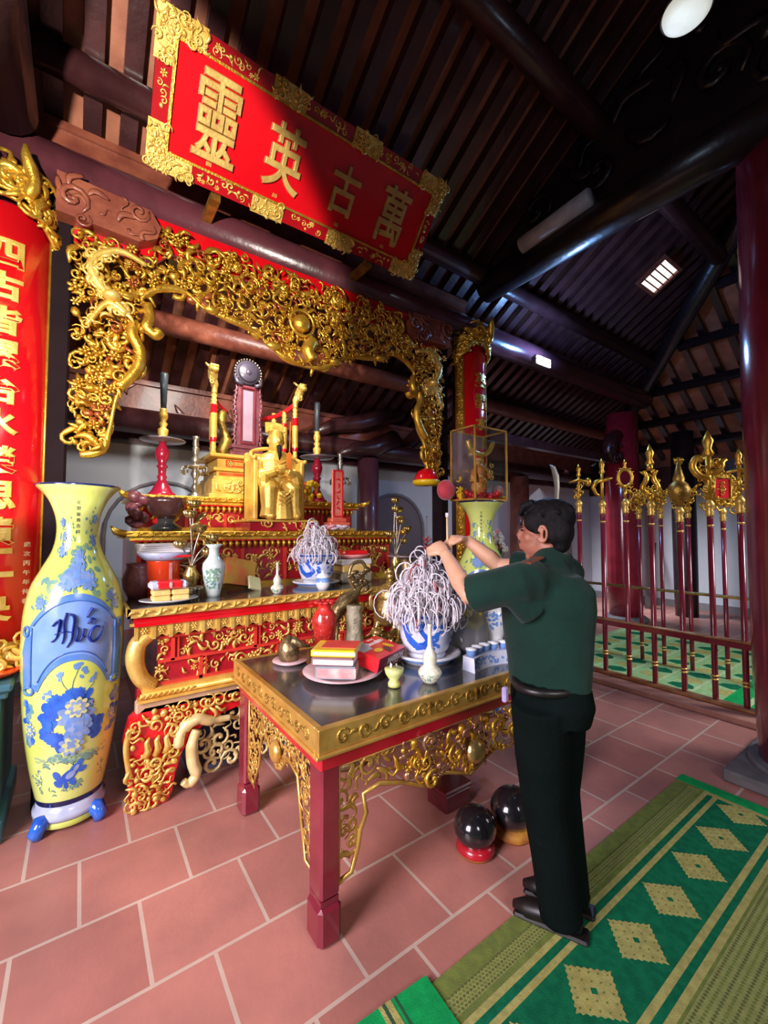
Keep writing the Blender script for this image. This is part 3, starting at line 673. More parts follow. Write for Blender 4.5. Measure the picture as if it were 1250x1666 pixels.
b=MB(); b.box(.6,2.3,3.0,4.6,.0,.035,0); b.build('altar_step',mat('slate_blue_step',(.15,.17,.27),.6,0,(.12,.13,.2),5),label='low slate-blue slab on the floor beneath the main altar table',cat='step')

# ================================================================ STEPPED SHELVES
def tier(name,x0,x1,y0,y1,z0,z1,label,seed):
    random.seed(seed); t=thing(name,label,'altar shelf',((x0+x1)/2,(y0+y1)/2,z0)); H=z1-z0
    b=MB(); b.box(x0+.05,x1-.05,y0+.06,y1,z0,z1-.06,0); b.build('body',CRED,t)
    b=MB(); b.box(x0-.03,x1+.03,y0-.03,y1,z1-.04,z1,0,bev=.006); b.box(x0,x1,y0,y1,z1-.065,z1-.04,0)
    b.box(x0+.03,x1-.03,y0+.03,y0+.08,z0,z0+.03,0)
    row(b,'leaf',x0-.03,x1+.03,z1-.02,.05,.045,fmap(y0-.03),0,.5,True)
    for sx in (x0-.03,x1+.03):
        b.tube([(sx,y0-.02,z1-.02),(sx+(.06 if sx>1 else -.06),y0-.05,z1+.0),(sx+(.085 if sx>1 else -.085),y0-.05,z1+.035)],[.03,.022,.006],6)
    b.build('moulded_top',GOLD,t)
    b=MB(); b.box(x0+.01,x1-.01,y0+.01,y0+.05,z1-.075,z1-.065,0); b.build('red_band',RED,t)
    b=MB(); n=int((x1-x0)/.05)
    for i in range(n):
        x=x0+.04+i*(x1-x0-.08)/n; b.tube([(x+.012,y0+.03,z1-.07),(x+.012,y0+.012,z1-.10),(x+.012,y0+.035,z1-.135)],[.014,.018,.006],6); inst(b,'blob',x+.035,z1-.095,.035,0,fmap(y0+.04),0)
    b.build('bead_frieze',GOLD,t)
    b=MB(); 
    npn=6
    for i in range(npn):
        xa=x0+.08+i*(x1-x0-.16)/npn; xb=x0+.08+(i+1)*(x1-x0-.16)/npn-.03
        carve(b,rectp(xa+.02,xb-.02,z0+.05,z1-.15),fmap(y0+.06),.05,.09,1.5,0,('scroll','leaf','flower','flame'))
    b.build('panel_carving',PGOLD,t)
    b=MB()
    for i in range(npn+1):
        x=x0+.065+i*(x1-x0-.16)/npn; b.box(x-.012,x+.012,y0+.035,y0+.07,z0+.03,z1-.14,0)
    b.build('panel_rail',mat('coral_lacquer',(.66,.045,.03)),t)
    return t
tier('altar_shelf',.28,2.62,3.42,4.70,1.13,1.57,'lower stepped altar shelf, gilt edged, carrying the seated gold statue',51)
tier('altar_shelf',.34,2.40,3.82,4.66,1.57,1.86,'upper stepped altar shelf carrying the throne and the two tall candlesticks',52)

# ================================================================ THRONE AND TABLET
TX,TY=1.335,4.12
th_=thing('throne','gilt and red carved throne with dragon-headed posts, on the upper altar shelf','throne',(TX,TY,1.86))
b=MB()
for x0,x1,y0,z0,z1 in ((.90,1.77,3.86,1.86,1.90),(.93,1.74,3.89,1.90,2.03),(.95,1.72,3.92,2.03,2.06),(.98,1.69,3.95,2.06,2.11),(.95,1.72,3.92,2.11,2.14),(.99,1.68,3.96,2.14,2.23),(.91,1.76,3.88,2.23,2.26)):
    b.box(x0,x1,y0,4.45,z0,z1,0,bev=.006)
b.build('base',YGOLD,th_)
b=MB(); random.seed(61); carve(b,rectp(.96,1.71,1.91,2.02),fmap(3.89),.05,.1,2,0,('scroll','leaf','flame')); 
for i in range(3): inst(b,'flower',1.1+.25*i,2.185,.09,0,fmap(3.96),0,1,0,.05)
b.build('base_carving',PGOLD,th_)
b=MB(); 
for x in (1.06,1.30,1.55): frame(b,x,x+.17,2.155,2.215,.01,fmap(3.955),0,.006)
b.box(1.0,1.67,3.93,3.96,2.075,2.095); b.build('red_inlay',ORNG,th_)
PO=[]; posts=[(.945,3.93),(.965,4.05),(1.73,3.95),(1.665,4.07),(1.60,4.19)]
for i,(x,y) in enumerate(posts):
    hz=2.82 if i in (0,2) else 2.78
    b=MB(); b.lathe([(.022,2.26),(.026,2.28),(.020,2.30),(.027,2.32),(.020,2.34),(.024,2.36),(.030,2.40),(.031,2.62),(.027,hz-.14),(.028,hz-.12),(.020,hz-.10),(.028,hz-.08),(.020,hz-.06),(.028,hz-.04),(.020,hz-.02),(.024,hz)],(x,y,0),12,
        mats=[0]*5+[1,0,1]+[1]+[0]*6,cap=True)
    PO.append(b.build('post',[YGOLD,RED],th_))
for sx,(x,y) in ((0,posts[0]),(1,posts[2])):
    d=-1 if sx==0 else 1
    b=MB(); b.tube(sm([(x,y,2.80),(x,y-.01,2.87),(x+d*.02,y-.03,2.93),(x+d*.03,y-.07,2.98)],4),[.026]*4+[.034]*4+[.042]*5,10)
    b.sph((x+d*.03,y-.09,2.99),(.045,.06,.042),0,10,8); b.sph((x+d*.03,y-.14,2.965),(.032,.035,.022)); b.sph((x+d*.03,y-.13,3.0),(.026,.03,.016))
    for k in (-1,1): b.sph((x+d*.03+k*.025,y-.12,3.01),.014); b.tube([(x+d*.03+k*.03,y-.05,3.02),(x+d*.03+k*.045,y+.0,3.06),(x+d*.03+k*.04,y+.03,3.05)],[.012,.008,.003],6)
    for k in range(5): inst(b,'scroll',x+d*.03,2.88+.03*k,.05,k,fmap(y-.06),0)
    b.build('dragon_head',PGOLD,PO[0 if sx==0 else 2])
b=MB(); b.tube(sm([(.945,3.93,2.80),(1.02,4.15,2.78),(1.15,4.30,2.74)],5),.024,8); b.tube(sm([(1.73,3.95,2.84),(1.64,4.12,2.76),(1.5,4.30,2.72)],5),.024,8); b.build('arm_rail',SCAR,th_)
b=MB(); b.tube(sm([(1.10,4.25,2.72),(1.08,4.2,2.6),(1.13,4.2,2.45),(1.08,4.2,2.3)],4),[.05]*4+[.035]*4+[.06]*5,8); b.build('splat',DGOLD,th_)
tb=thing('ancestral_tablet','dark purple ancestral tablet topped by a beaded round disc, standing in the throne','tablet',(1.27,4.02,2.26))
b=MB(); b.box(1.10,1.44,3.95,4.10,2.26,2.30,0,bev=.006); b.box(1.13,1.41,3.96,4.09,2.30,2.34,0,bev=.006); b.box(1.11,1.43,3.95,4.10,2.34,2.37,0); b.build('base',DWOOD,tb)
b=MB(); b.prism([(1.17,2.37),(1.37,2.37),(1.395,2.55),(1.39,2.85),(1.36,2.95),(1.18,2.95),(1.15,2.85),(1.145,2.55)],fmap(4.05),0,.05)
random.seed(3)
for s in (-1,1):
    for k in range(12): inst(b,'leaf',1.27+s*(.13+.008*math.sin(k)),2.40+.046*k,.075,PI/2+s*.5,fmap(4.0),0,s)
b.build('plaque',DWOOD,tb)
b=MB(); b.box(1.225,1.315,3.992,4.0,2.42,2.90,0); b.build('inscription_panel',mat('lilac_panel',(.30,.20,.26),.3,0,(.36,.24,.30),6,coat=.4),tb)
b=MB(); frame(b,1.20,1.34,2.39,2.93,.01,fmap(3.995),0,.012); b.build('panel_border',MAR,tb)
b=MB(); b.cyl((1.27,4.04,3.08),(1.27,4.0,3.08),.115,.115,32); b.cyl((1.27,4.0,3.08),(1.27,3.985,3.08),.095,.085,32); b.sph((1.27,3.99,3.08),(.03,.02,.03),0); 
b.tube([(1.14,4.0,3.04),(1.16,3.98,2.97),(1.21,3.98,2.95)],[.01,.02,.02],6); b.tube([(1.40,4.0,3.04),(1.38,3.98,2.97),(1.33,3.98,2.95)],[.01,.02,.02],6)
b.build('disc',mat('grey_purple_wood',(.075,.06,.09),.35,0,None,9,coat=.3),tb)
b=MB()
for k in range(20):
    a=-.35*PI/2+k*(PI+.35*PI)/19; b.sph((1.27+.125*math.cos(a),4.0,3.08+.125*math.sin(a)),.011,0,7,5)
b.build('bead_rim',SILV,tb)

# ================================================================ GOLD STATUE
SX,SY,SZ=1.40,3.60,1.57
st=thing('gold_statue','gold statue of a bearded seated figure in a tall square hat, before the throne','statue',(SX,SY,SZ))
b=MB(); b.box(SX-.29,SX+.29,3.42,3.80,SZ,SZ+.075,0,bev=.006); b.build('base',CRED,st)
b=MB(); b.box(SX-.31,SX+.31,3.40,3.80,SZ+.075,SZ+.095,0,bev=.005); carve(b,rectp(SX-.2,SX+.25,SZ+.01,SZ+.07),fmap(3.42),.05,.08,1.5,0); b.build('base_rim',YGOLD,st)
Z0=SZ+.095
b=MB(); b.box(SX-.23,SX-.19,3.50,3.79,Z0,Z0+.52,0,bev=.01); b.box(SX+.19,SX+.23,3.50,3.79,Z0,Z0+.52,0,bev=.01); b.box(SX-.23,SX+.23,3.74,3.79,Z0,Z0+.60,0,bev=.012)
b.tube(sm([(SX-.23,3.48,Z0+.52),(SX-.22,3.6,Z0+.54),(SX-.16,3.76,Z0+.62),(SX,3.77,Z0+.66),(SX+.16,3.76,Z0+.62),(SX+.22,3.6,Z0+.54),(SX+.23,3.48,Z0+.52)],4),.018,8); b.build('chair',YGOLD,st)
b=MB()
b.lathe([(.15,Z0+.05),(.16,Z0+.2),(.15,Z0+.35),(.165,Z0+.45),(.16,Z0+.52),(.12,Z0+.58),(.06,Z0+.61),(.05,Z0+.66)],(SX,3.64,0),20,cap=True,sy=.75)
for s in (-1,1):
    b.tube([(SX+s*.06,3.62,Z0+.27),(SX+s*.095,3.52,Z0+.28),(SX+s*.11,3.47,Z0+.25),(SX+s*.11,3.46,Z0+.10),(SX+s*.12,3.45,Z0+.02)],[.085,.085,.08,.068,.075],12)
    b.sph((SX+s*.115,3.42,Z0+.025),(.04,.06,.028)); 
    b.tube([(SX+s*.13,3.64,Z0+.52),(SX+s*.175,3.60,Z0+.42),(SX+s*.155,3.52,Z0+.37),(SX+s*.05,3.48,Z0+.42)],[.06,.065,.06,.035],10)
    b.tube([(SX+s*.14,3.53,Z0+.42),(SX+s*.15,3.49,Z0+.30),(SX+s*.16,3.48,Z0+.24)],[.05,.05,.02],8)
b.tube([(SX,3.46,Z0+.24),(SX,3.455,Z0+.12),(SX,3.45,Z0+.0)],[.07,.085,.10],12)
for k in range(5):
    z=Z0+.23-.04*k; b.tube([(SX-.06+.005*k,3.385,z+.02),(SX,3.375,z-.03),(SX+.06-.005*k,3.385,z+.02)],.008,6)
    b.tube([(SX-.05,3.495,Z0+.52-.03*k),(SX,3.49,Z0+.49-.03*k),(SX+.05,3.495,Z0+.52-.03*k)],.007,6)
b.lathe([(.03,Z0+.60),(.05,Z0+.63),(.066,Z0+.68),(.07,Z0+.73),(.06,Z0+.79)],(SX,3.61,0),16,cap=True,sy=1.05)
b.tube([(SX,3.55,Z0+.72),(SX,3.53,Z0+.69),(SX,3.545,Z0+.675)],[.008,.016,.008],6)
b.sph((SX,3.555,Z0+.66),(.022,.012,.008)); 
for s in (-1,1): b.sph((SX+s*.07,3.62,Z0+.70),(.012,.018,.028)); b.sph((SX+s*.028,3.555,Z0+.715),(.014,.01,.008))
b.tube([(SX-.03,3.475,Z0+.43),(SX+.03,3.475,Z0+.45)],[.035,.035],8)
remeshed(b,'figure',mat('soft_gilding',(.74,.49,.10),.36,.5,(.60,.36,.06),10,.2,60),.005,2,st)
b=MB(); b.tube([(SX,3.545,Z0+.655),(SX+.003,3.53,Z0+.60),(SX,3.525,Z0+.52)],[.018,.02,.004],8); b.build('beard',HAIR,st)
b=MB(); b.box(SX-.075,SX+.075,3.56,3.66,Z0+.775,Z0+.80,0,bev=.01); b.box(SX-.06,SX+.06,3.575,3.65,Z0+.80,Z0+.84,0,bev=.01); b.prism([(SX-.08,Z0+.78),(SX+.08,Z0+.78),(SX+.085,Z0+.87),(SX,Z0+.88),(SX-.085,Z0+.87)],fmap(3.66),0,.02); b.build('hat',YGOLD,st)
b=MB(); b.prism([(SX+.045,Z0+.44),(SX+.085,Z0+.44),(SX+.09,Z0+.57),(SX+.068,Z0+.60),(SX+.04,Z0+.57)],fmap(3.47),0,.008); b.prism([(SX+.064,Z0+.60),(SX+.072,Z0+.60),(SX+.08,Z0+.86),(SX+.072,Z0+.86)],fmap(3.47),0,.006); b.build('court_tablet',mat('orange_gilding',(.75,.20,.03),.35,.3),st)

# ================================================================ CANDLESTICKS
def candlestick(x,y,z0,label):
    t=thing('candlestick',label,'candlestick',(x,y,z0),'tall candlesticks flanking the throne')
    q=[(.001,0),(.105,0),(.105,.02),(.085,.035),(.05,.10),(.03,.14),(.04,.16),(.028,.18),(.032,.23),(.045,.25),(.028,.27),(.05,.32),(.058,.36),(.04,.41),(.028,.43),(.03,.45),(.001,.45)]
    b=MB(); b.lathe([(r,z0+z) for r,z in q],(x,y,0),24); b.build('stem',mat('crimson_candle_stem',(.42,.012,.045),.22,0,None,6,coat=.5),t)
    b=MB(); b.lathe([(.001,z0+.448),(.17,z0+.462),(.178,z0+.470),(.17,z0+.474),(.001,z0+.465)],(x,y,0),40); b.build('drip_pan',mat('grey_pan',(.26,.21,.23),.25,.3,(.2,.15,.18),5),t)
    q=[(.001,.46),(.045,.475),(.03,.50),(.04,.53),(.042,.56),(.022,.58),(.036,.61),(.02,.63),(.036,.66),(.036,.69),(.025,.72),(.03,.735),(.001,.74)]
    b=MB(); b.lathe([(r,z0+z) for r,z in q],(x,y,0),20); b.build('socket',YGOLD,t)
    b=MB(); b.lathe([(.001,z0+.73),(.022,z0+.735),(.032,z0+1.02),(.029,z0+1.04),(.001,z0+1.042)],(x,y,0),18); b.build('candle',mat('charcoal_candle',(.055,.07,.085),.35,0,None,5),t)
candlestick(.545,3.95,1.86,'tall crimson candlestick with a charcoal candle, left of the throne')
candlestick(1.975,3.95,1.86,'tall crimson candlestick with a charcoal candle, right of the throne')
def silver_stand(x,y,z0,label):
    t=thing('silver_stand',label,'ornament',(x,y,z0),'silvered flower stands on the upper shelf')
    b=MB(); b.lathe([(r,z0+z) for r,z in [(.001,0),(.07,0),(.06,.02),(.02,.05),(.035,.09),(.015,.12),(.02,.16),(.04,.20),(.03,.23),(.015,.26),(.03,.30),(.04,.33),(.018,.36),(.025,.40),(.03,.43),(.02,.44),(.028,.46),(.022,.50),(.03,.53),(.001,.53)]],(x,y,0),16); b.build('stem',SILV,t)
    b=MB(); b.lathe([(.02,z0+.24),(.09,z0+.26),(.095,z0+.27),(.02,z0+.265)],(x,y,0),20)
    for k in range(8):
        a=k*PI/4; b.tube([(x+.09*math.cos(a),y+.09*math.sin(a),z0+.265),(x+.11*math.cos(a),y+.11*math.sin(a),z0+.25),(x+.105*math.cos(a),y+.105*math.sin(a),z0+.20)],[.007,.006,.009],5)
    b.build('leaf_ring',SILV,t)
silver_stand(.80,3.93,1.86,'silvered tiered stand between the left candlestick and the throne')
silver_stand(2.24,3.93,1.86,'silvered tiered stand at the right end of the upper shelf')
def lotus(x,y,z0,h,label,seed):
    random.seed(seed); t=thing('lotus_ornament',label,'ornament',(x,y,z0),'gilt metal lotus sprays')
    b=MB(); b.lathe([(r,z0+z) for r,z in [(.001,0),(.055,0),(.05,.02),(.02,.05),(.045,.10),(.055,.15),(.03,.19),(.035,.21),(.001,.2)]],(x,y,0),16); b.build('vase',BRASS,t)
    s=MB(); f=MB()
    for k,(dx,dy,hh) in enumerate(((-.07,0,.55),(.05,-.02,.72),(.10,.0,.46),(-.02,-.03,.88),(-.12,.02,.36),(.02,.03,1.0),(.13,-.02,.62))):
        top=(x+dx,y+dy,z0+h*hh); s.tube(sm([(x,y,z0+.19),(x+dx*.3,y+dy,z0+.19+(h*hh-.19)*.5),top],5),.006,5)
        for q in range(8):
            a=q*PI/4; f.sph((top[0]+.025*math.cos(a),top[1]+.022*math.sin(a),top[2]+.012),(.018,.012,.03),0,6,4,rotm(0,.5*math.cos(a),0))
        f.sph((top[0],top[1],top[2]),.02,0,8,5)
        if k%2: f.sph((top[0]+.04,top[1]-.01,top[2]-.08),(.05,.045,.012),0,10,5,rotm(.8,0,k))
    s.build('stems',SILV,t); f.build('blossoms',BRASS,t)
lotus(.62,3.12,1.13,.62,'gilt metal lotus spray on the left of the main altar, above the white vase',1)
lotus(2.44,3.22,1.13,.72,'gilt metal lotus spray on the right end of the main altar',2)
# ================================================================ THINGS ON THE SHELVES
def lathe_thing(name,prof,x,y,z,m,label,cat,n=24,group=None,mats=None):
    b=MB(); b.lathe([(r,z+h) for r,h in prof],(x,y,0),n,mats=mats); return b.build(name,m,label=label,cat=cat,group=group)
# dark bowls on the lower shelf, left
random.seed(71)
t=thing('lacquer_bowl','dark brown lacquered bowl on a black foot, at the left of the lower shelf','bowl',(.52,3.50,1.57))
b=MB(); b.lathe([(.001,1.66),(.06,1.66),(.11,1.70),(.135,1.78),(.14,1.815),(.13,1.815),(.10,1.72),(.001,1.70)],(.52,3.50,0),28); b.build('bowl',mat('brown_lacquer',(.06,.022,.022),.2,0,None,5,coat=.5),t)
b=MB(); b.lathe([(.001,1.57),(.10,1.57),(.11,1.60),(.06,1.63),(.06,1.66),(.001,1.67)],(.52,3.50,0),28); b.build('foot',BLACK,t)
t=thing('wood_carving','dark brown carved root ornament behind the lacquered bowl at the shelf end','carving',(.33,3.52,1.57))
b=MB()
for k in range(9): b.sph((.34+random.uniform(-.04,.05),3.52+random.uniform(-.04,.04),1.62+.025*k),(.05,.045,.03),0,8,6,rotm(k,k*.5,0))
b.build('root',DWOOD,t)
# spirit tablet on cloth, flowers
t=thing('pink_tablet','upright pink and red paper tablet on a crumpled cloth, right of the gold statue','tablet',(1.99,3.55,1.62))
b=MB(); b.box(1.88,2.10,3.48,3.62,1.62,1.65,0,bev=.008); b.box(1.91,2.07,3.50,3.60,1.65,1.69,0,bev=.008); b.build('base',mat('orange_red_paper',(.70,.13,.07),.5),t)
b=MB(); b.box(1.935,2.045,3.535,3.565,1.69,2.15,0,bev=.004); b.build('board',mat('salmon_board',(.75,.25,.18),.45,0,(.7,.17,.12),14),t)
b=MB(); frame(b,1.935,2.045,1.70,2.15,.014,fmap(3.533),0,.006); 
for k in range(6): inst(b,'leaf',1.99,1.78+.055*k,.05,k*1.3,fmap(3.533),0,1,0,.02)
b.build('red_writing',SCAR,t)
b=MB(); random.seed(72)
for k in range(26):
    a=random.uniform(0,6.28); r=random.uniform(.02,.15); b.sph((1.95+r*math.cos(a)*1.15,3.53+r*math.sin(a)*.55,1.595+.012*random.random()),(.07,.05,.02),0 if k%3 else 1,8,6,rotm(random.uniform(-.3,.3),random.uniform(-.3,.3),a))
b.build('offering_cloth',[mat('lilac_cloth',(.62,.55,.66),.8),mat('pink_cloth',(.72,.30,.36),.8)],label='crumpled pink and lilac cloth under the pink tablet',cat='cloth')
t=thing('yellow_flowers','small vase of yellow and orange flowers on the upper shelf, right of the throne','flowers',(1.87,3.90,1.86))
b=MB(); random.seed(73)
for k in range(24): b.sph((1.87+random.uniform(-.09,.09),3.88+random.uniform(-.04,.04),1.98+random.uniform(-.08,.08)),(.03,.02,.03),0 if k%4 else 1,7,5,rotm(k,k,0))
b.build('blossoms',[YPRT,ORNG],t); b=MB(); b.lathe([(.03,1.86),(.045,1.90),(.03,1.95)],(1.87,3.90,0),12,cap=True); b.build('pot',YGOLD,t)
# ================================================================ THINGS ON THE MAIN ALTAR
zA=1.13
t=thing('offering_plate','white oval plate under the yellow cakes, front left of the main altar','plate',(.46,2.92,zA))
b=MB(); b.lathe([(.001,zA+.004),(.10,zA+.004),(.165,zA+.022),(.168,zA+.027),(.10,zA+.012),(.001,zA+.012)],(.46,2.93,0),32,sy=.7); b.build('plate',PORC,t)
t2=thing('cake_packet','stack of yellow wrapped cakes on the white plate beside the big vase','cakes',(.47,2.92,zA+.02))
for i in range(2):
    for j in range(2):
        for k in range(2):
            b=MB(); b.box(.36+.105*i,.462+.105*i,2.87+.055*j,2.922+.055*j,zA+.016+.035*k,zA+.049+.035*k,0,bev=.008); b.build('cake',CAKE,t2)
t2=thing('red_packet','red and white cloth-like packet lying on the yellow cakes','packet',(.46,2.93,zA+.088))
b=MB(); b.box(.345,.56,2.875,2.985,zA+.087,zA+.135,0,bev=.015); b.build('white_wrap',mat('pale_blue_wrap',(.62,.68,.85),.5),t2)
b=MB(); b.box(.385,.53,2.868,2.99,zA+.090,zA+.139,0,bev=.012); b.build('red_band',SCAR,t2); b=MB(); b.sph((.46,2.868,zA+.115),(.012,.008,.02)); b.build('ribbon_knot',PINK,t2)
t=thing('offering_tin','orange-red tin drum with a pale stripe, standing behind the plate of cakes','tin',(.42,3.18,zA))
b=MB(); b.lathe([(.001,zA),(.10,zA),(.102,zA+.24),(.105,zA+.25),(.001,zA+.25)],(.46,3.18,0),30); b.build('body',ORNG,t)
b=MB(); b.lathe([(.1035,zA+.01),(.1045,zA+.235)],(.46,3.18,0),3,a0=-1.4,a1=-1.2); b.build('stripe',PINK,t)
t=thing('tray_of_offerings','white tray with a red ribbon and folded papers, resting on the orange-red tin','tray',(.42,3.18,zA+.25))
b=MB(); b.lathe([(.001,zA+.25),(.12,zA+.252),(.165,zA+.30),(.16,zA+.302),(.11,zA+.262),(.001,zA+.26)],(.46,3.18,0),30); b.build('tray',mat('lavender_tray',(.50,.55,.75),.35),t)
b=MB()
for k in range(4): b.box(-.16,.15,-.06,.06,0,.014,0,R=rotm(0,0,.12*k),o=(.46,3.18,zA+.30+.015*k))
b.build('folded_papers',PAPER,t); b=MB(); b.box(.42,.60,3.045,3.052,zA+.27,zA+.285); b.build('ribbon',SCAR,t)
lathe_thing('carved_pot',[(.001,0),(.07,0),(.10,.06),(.11,.13),(.085,.2),(.09,.23),(.001,.23)],.335,3.25,zA,DWOOD,'dark purple-brown carved pot at the far left of the main altar','pot')
vp=[(.001,0),(.042,0),(.045,.02),(.062,.10),(.074,.19),(.070,.225),(.040,.265),(.032,.29),(.032,.325),(.058,.352),(.055,.353),(.028,.325),(.001,.32)]
t=thing('porcelain_vase','pale celadon vase with a grey flower spray, left on the main altar','vase',(.745,3.03,zA))
b=MB(); b.lathe([(r,zA+h) for r,h in vp],(.745,3.03,0),28); b.build('body',CELA,t)
random.seed(75); b=MB(); L=lmap((.745,3.03,zA),[(.045,.02),(.062,.10),(.074,.19),(.07,.225)],-PI/2-.3)
for k in range(60): inst(b,'petal',random.gauss(0,.03),.06+.13*random.random(),.022,random.uniform(0,6),L,0,1,.0012)
b.build('painted_spray',GRNG,t)
def gourd(x,y,z,s,label,m=CREAM):
    t=thing('wine_bottle',label,'bottle',(x,y,z))
    b=MB(); b.lathe([(r*s,z+h*s) for r,h in [(.001,0),(.045,0),(.062,.02),(.085,.06),(.088,.08),(.07,.105),(.05,.12),(.046,.135),(.054,.165),(.05,.20),(.03,.235),(.018,.26),(.014,.36),(.016,.40),(.020,.42),(.001,.42)]],(x,y,0),26); b.build('body',m,t)
    b=MB(); random.seed(int(x*100)); L=lmap((x,y,z),[(.062*s,.02*s),(.088*s,.07*s),(.07*s,.105*s)],-PI/2-.3)
    for k in range(40): inst(b,'petal',random.uniform(-.08,.08)*s*1.3,random.uniform(.03,.095)*s,.02*s,random.uniform(0,6),L,0,1,.001)
    b.build('painted_spray',GRNG,t); return t
gourd(1.145,2.90,zA,.52,'small cream gourd-shaped bottle near the front edge of the main altar')
# ash censer builder
def censer(x,y,z,s,ashR,ashH,nash,label,labash,seed,grp):
    random.seed(seed)
    t=thing('incense_bowl',label,'incense burner',(x,y,z))
    prof=[(.12,0.035),(.13,.05),(.150,.10),(.160,.17),(.162,.235),(.168,.25),(.170,.262)]
    full=[(.001,.0),(.11,0),(.115,.02),(.11,.035)]+prof+[(.155,.262),(.150,.22),(.001,.215)]
    b=MB(); b.lathe([(r*s,z+h*s) for r,h in full],(x,y,0),40); b.build('bowl',mat('blue_white_porcelain',(.50,.56,.72),.14,0,(.66,.70,.80),7,coat=.6),t)
    L=lmap((x,y,z),[(r*s,h*s) for r,h in prof],-PI/2-.62); b=MB()
    P=[np.array(p)*s for p in ((-.17,.22),(-.15,.17),(-.13,.12),(-.08,.08),(-.03,.09),(.0,.12),(-.03,.15),(-.06,.19),(-.02,.22))]
    for i in range(8):
        for k in range(4):
            q=P[i]+(P[i+1]-P[i])*k/4; inst(b,'petal',q[0],q[1],(.055-.002*i)*s,i*.4,L,0,1,.002)
    for k in range(14): inst(b,'petal',(.02+.06*random.random())*s,(.06+.16*random.random())*s,.035*s,random.uniform(0,6),L,0,1,.002)
    for k in range(16): inst(b,'petal',(.14+.10*random.random())*s,(.06+.16*random.random())*s,.03*s,random.uniform(0,6),L,0,1,.002)
    for k in range(60): inst(b,'petal',k*.0178*s-.5*s,.247*s,.03*s,0,L,0,1,.002)
    inst(b,'petal',.15*s,.20*s,.075*s,.5,L,1,1,.001); inst(b,'petal',.155*s,.205*s,.045*s,.5,L,2,1,.0025)
    b.build('painted_dragon',[BLUE,NAVY,PORC],t)
    b=MB(); 
    for k in range(nash):
        a=random.uniform(0,2*PI); rr=random.random()**.6; r0=rr*.13*s
        base=np.array([x+r0*math.cos(a),y+r0*math.sin(a),z+.215*s])
        hh=ashH*(1-rr*.66)*random.uniform(.45,1.05); out=ashR*rr*random.uniform(.7,1.2)
        top=np.array([x+out*math.cos(a)*.7,y+out*math.sin(a)*.7,z+.215*s+hh])
        cr=random.uniform(.014,.046)*s/1.0; tw=random.uniform(0,6.3); pts=[base,base*.5+top*.5+np.array([random.gauss(0,.008) for _ in range(3)]),top]
        arc=random.uniform(.8,1.9)*PI; hz=random.uniform(-2.3,2.3)
        for q in range(1,10):
            an=q/9*arc
            pts.append(top+np.array([math.cos(a+hz)*(cr*(1-math.cos(an)))*1.1,math.sin(a+hz)*(cr*(1-math.cos(an)))*1.1,cr*math.sin(an)*1.1-q*.0038*s*(.2+rr*2.6)]))
        b.tube(pts,random.uniform(.0026,.0050)*(s**.5),5,0 if k%17 else 1,cap=False)
    b.build('incense_ash',[ASHW,ASHP],label=labash,cat='incense ash',kind='stuff')
    return t
def scallop(x,y,z,R,h,label):
    t=MB(); t.lathe([(.001,z),(R*.75,z),(R*.8,z+h*.3),(R,z+h*.8),(R*1.0,z+h),(R*.9,z+h),(R*.7,z+h*.5),(.001,z+h*.45)],(x,y,0),40,mats=[0,0,1,0,0,0,0]); return t.build('porcelain_stand',[PORC,LBLUE],label=label,cat='stand')
scallop(1.57,3.14,zA,.19,.04,'low blue and white porcelain stand under the altar incense bowl')
censer(1.57,3.14,zA+.018,.92,.20,.30,360,'blue and white incense bowl on the main altar, in front of the gold statue','mound of curled grey incense ash in the bowl on the main altar',81,None)
t=thing('lidded_jar','small blue and white lidded porcelain jar at the front edge of the main altar','jar',(1.49,2.87,zA))
b=MB(); b.lathe([(.001,zA),(.035,zA),(.05,zA+.03),(.056,zA+.06),(.045,zA+.09),(.03,zA+.095)],(1.49,2.87,0),22,mats=[0,0,0,1,0]); b.build('body',[PORC,LBLUE],t)
b=MB(); b.lathe([(.05,zA+.093),(.052,zA+.10),(.035,zA+.12),(.012,zA+.128),(.014,zA+.14),(.001,zA+.145)],(1.49,2.87,0),22); b.build('lid',PORC,t)
# folded papers, brick of tin etc. to the right
t=thing('offering_boxes','stack of pale offering boxes topped by a red plate, right of altar incense bowl','boxes',(1.98,3.20,zA))
for k,(w,h0,h1,m) in enumerate(((.15,0,.09,VSTONE),(.14,.09,.15,CAKE),(.15,.15,.20,PAPER))):
    b=MB(); b.box(1.94-w,1.94+w,3.10,3.32,zA+h0,zA+h1,0,bev=.008); b.build('box',m,t)
b=MB(); b.lathe([(.001,zA+.20),(.12,zA+.205),(.17,zA+.235),(.165,zA+.24),(.001,zA+.215)],(1.94,3.21,0),28); b.build('plate',PINK,t)
b=MB(); b.box(1.82,2.08,3.13,3.28,zA+.225,zA+.27,0,bev=.02); b.build('red_packet',SCAR,t)
t=thing('orange_packet','orange and yellow packet of votive paper leaning behind the celadon vase','packet',(.95,3.15,zA))
b=MB(); b.box(-.12,.12,-.03,.03,0,.20,0,R=rotm(-.3,.2,.2),o=(.98,3.25,zA+.03)); b.build('packet',mat('orange_votive',(.62,.16,.05),.5,0,(.5,.3,.05),12),t)
b=MB(); b.box(-.05,.05,-.01,.01,0,.10,0,R=rotm(-.5,.3,.3),o=(1.06,3.12,zA+.01)); b.build('paper',mat('pale_yellow_paper',(.62,.62,.33),.6),t)
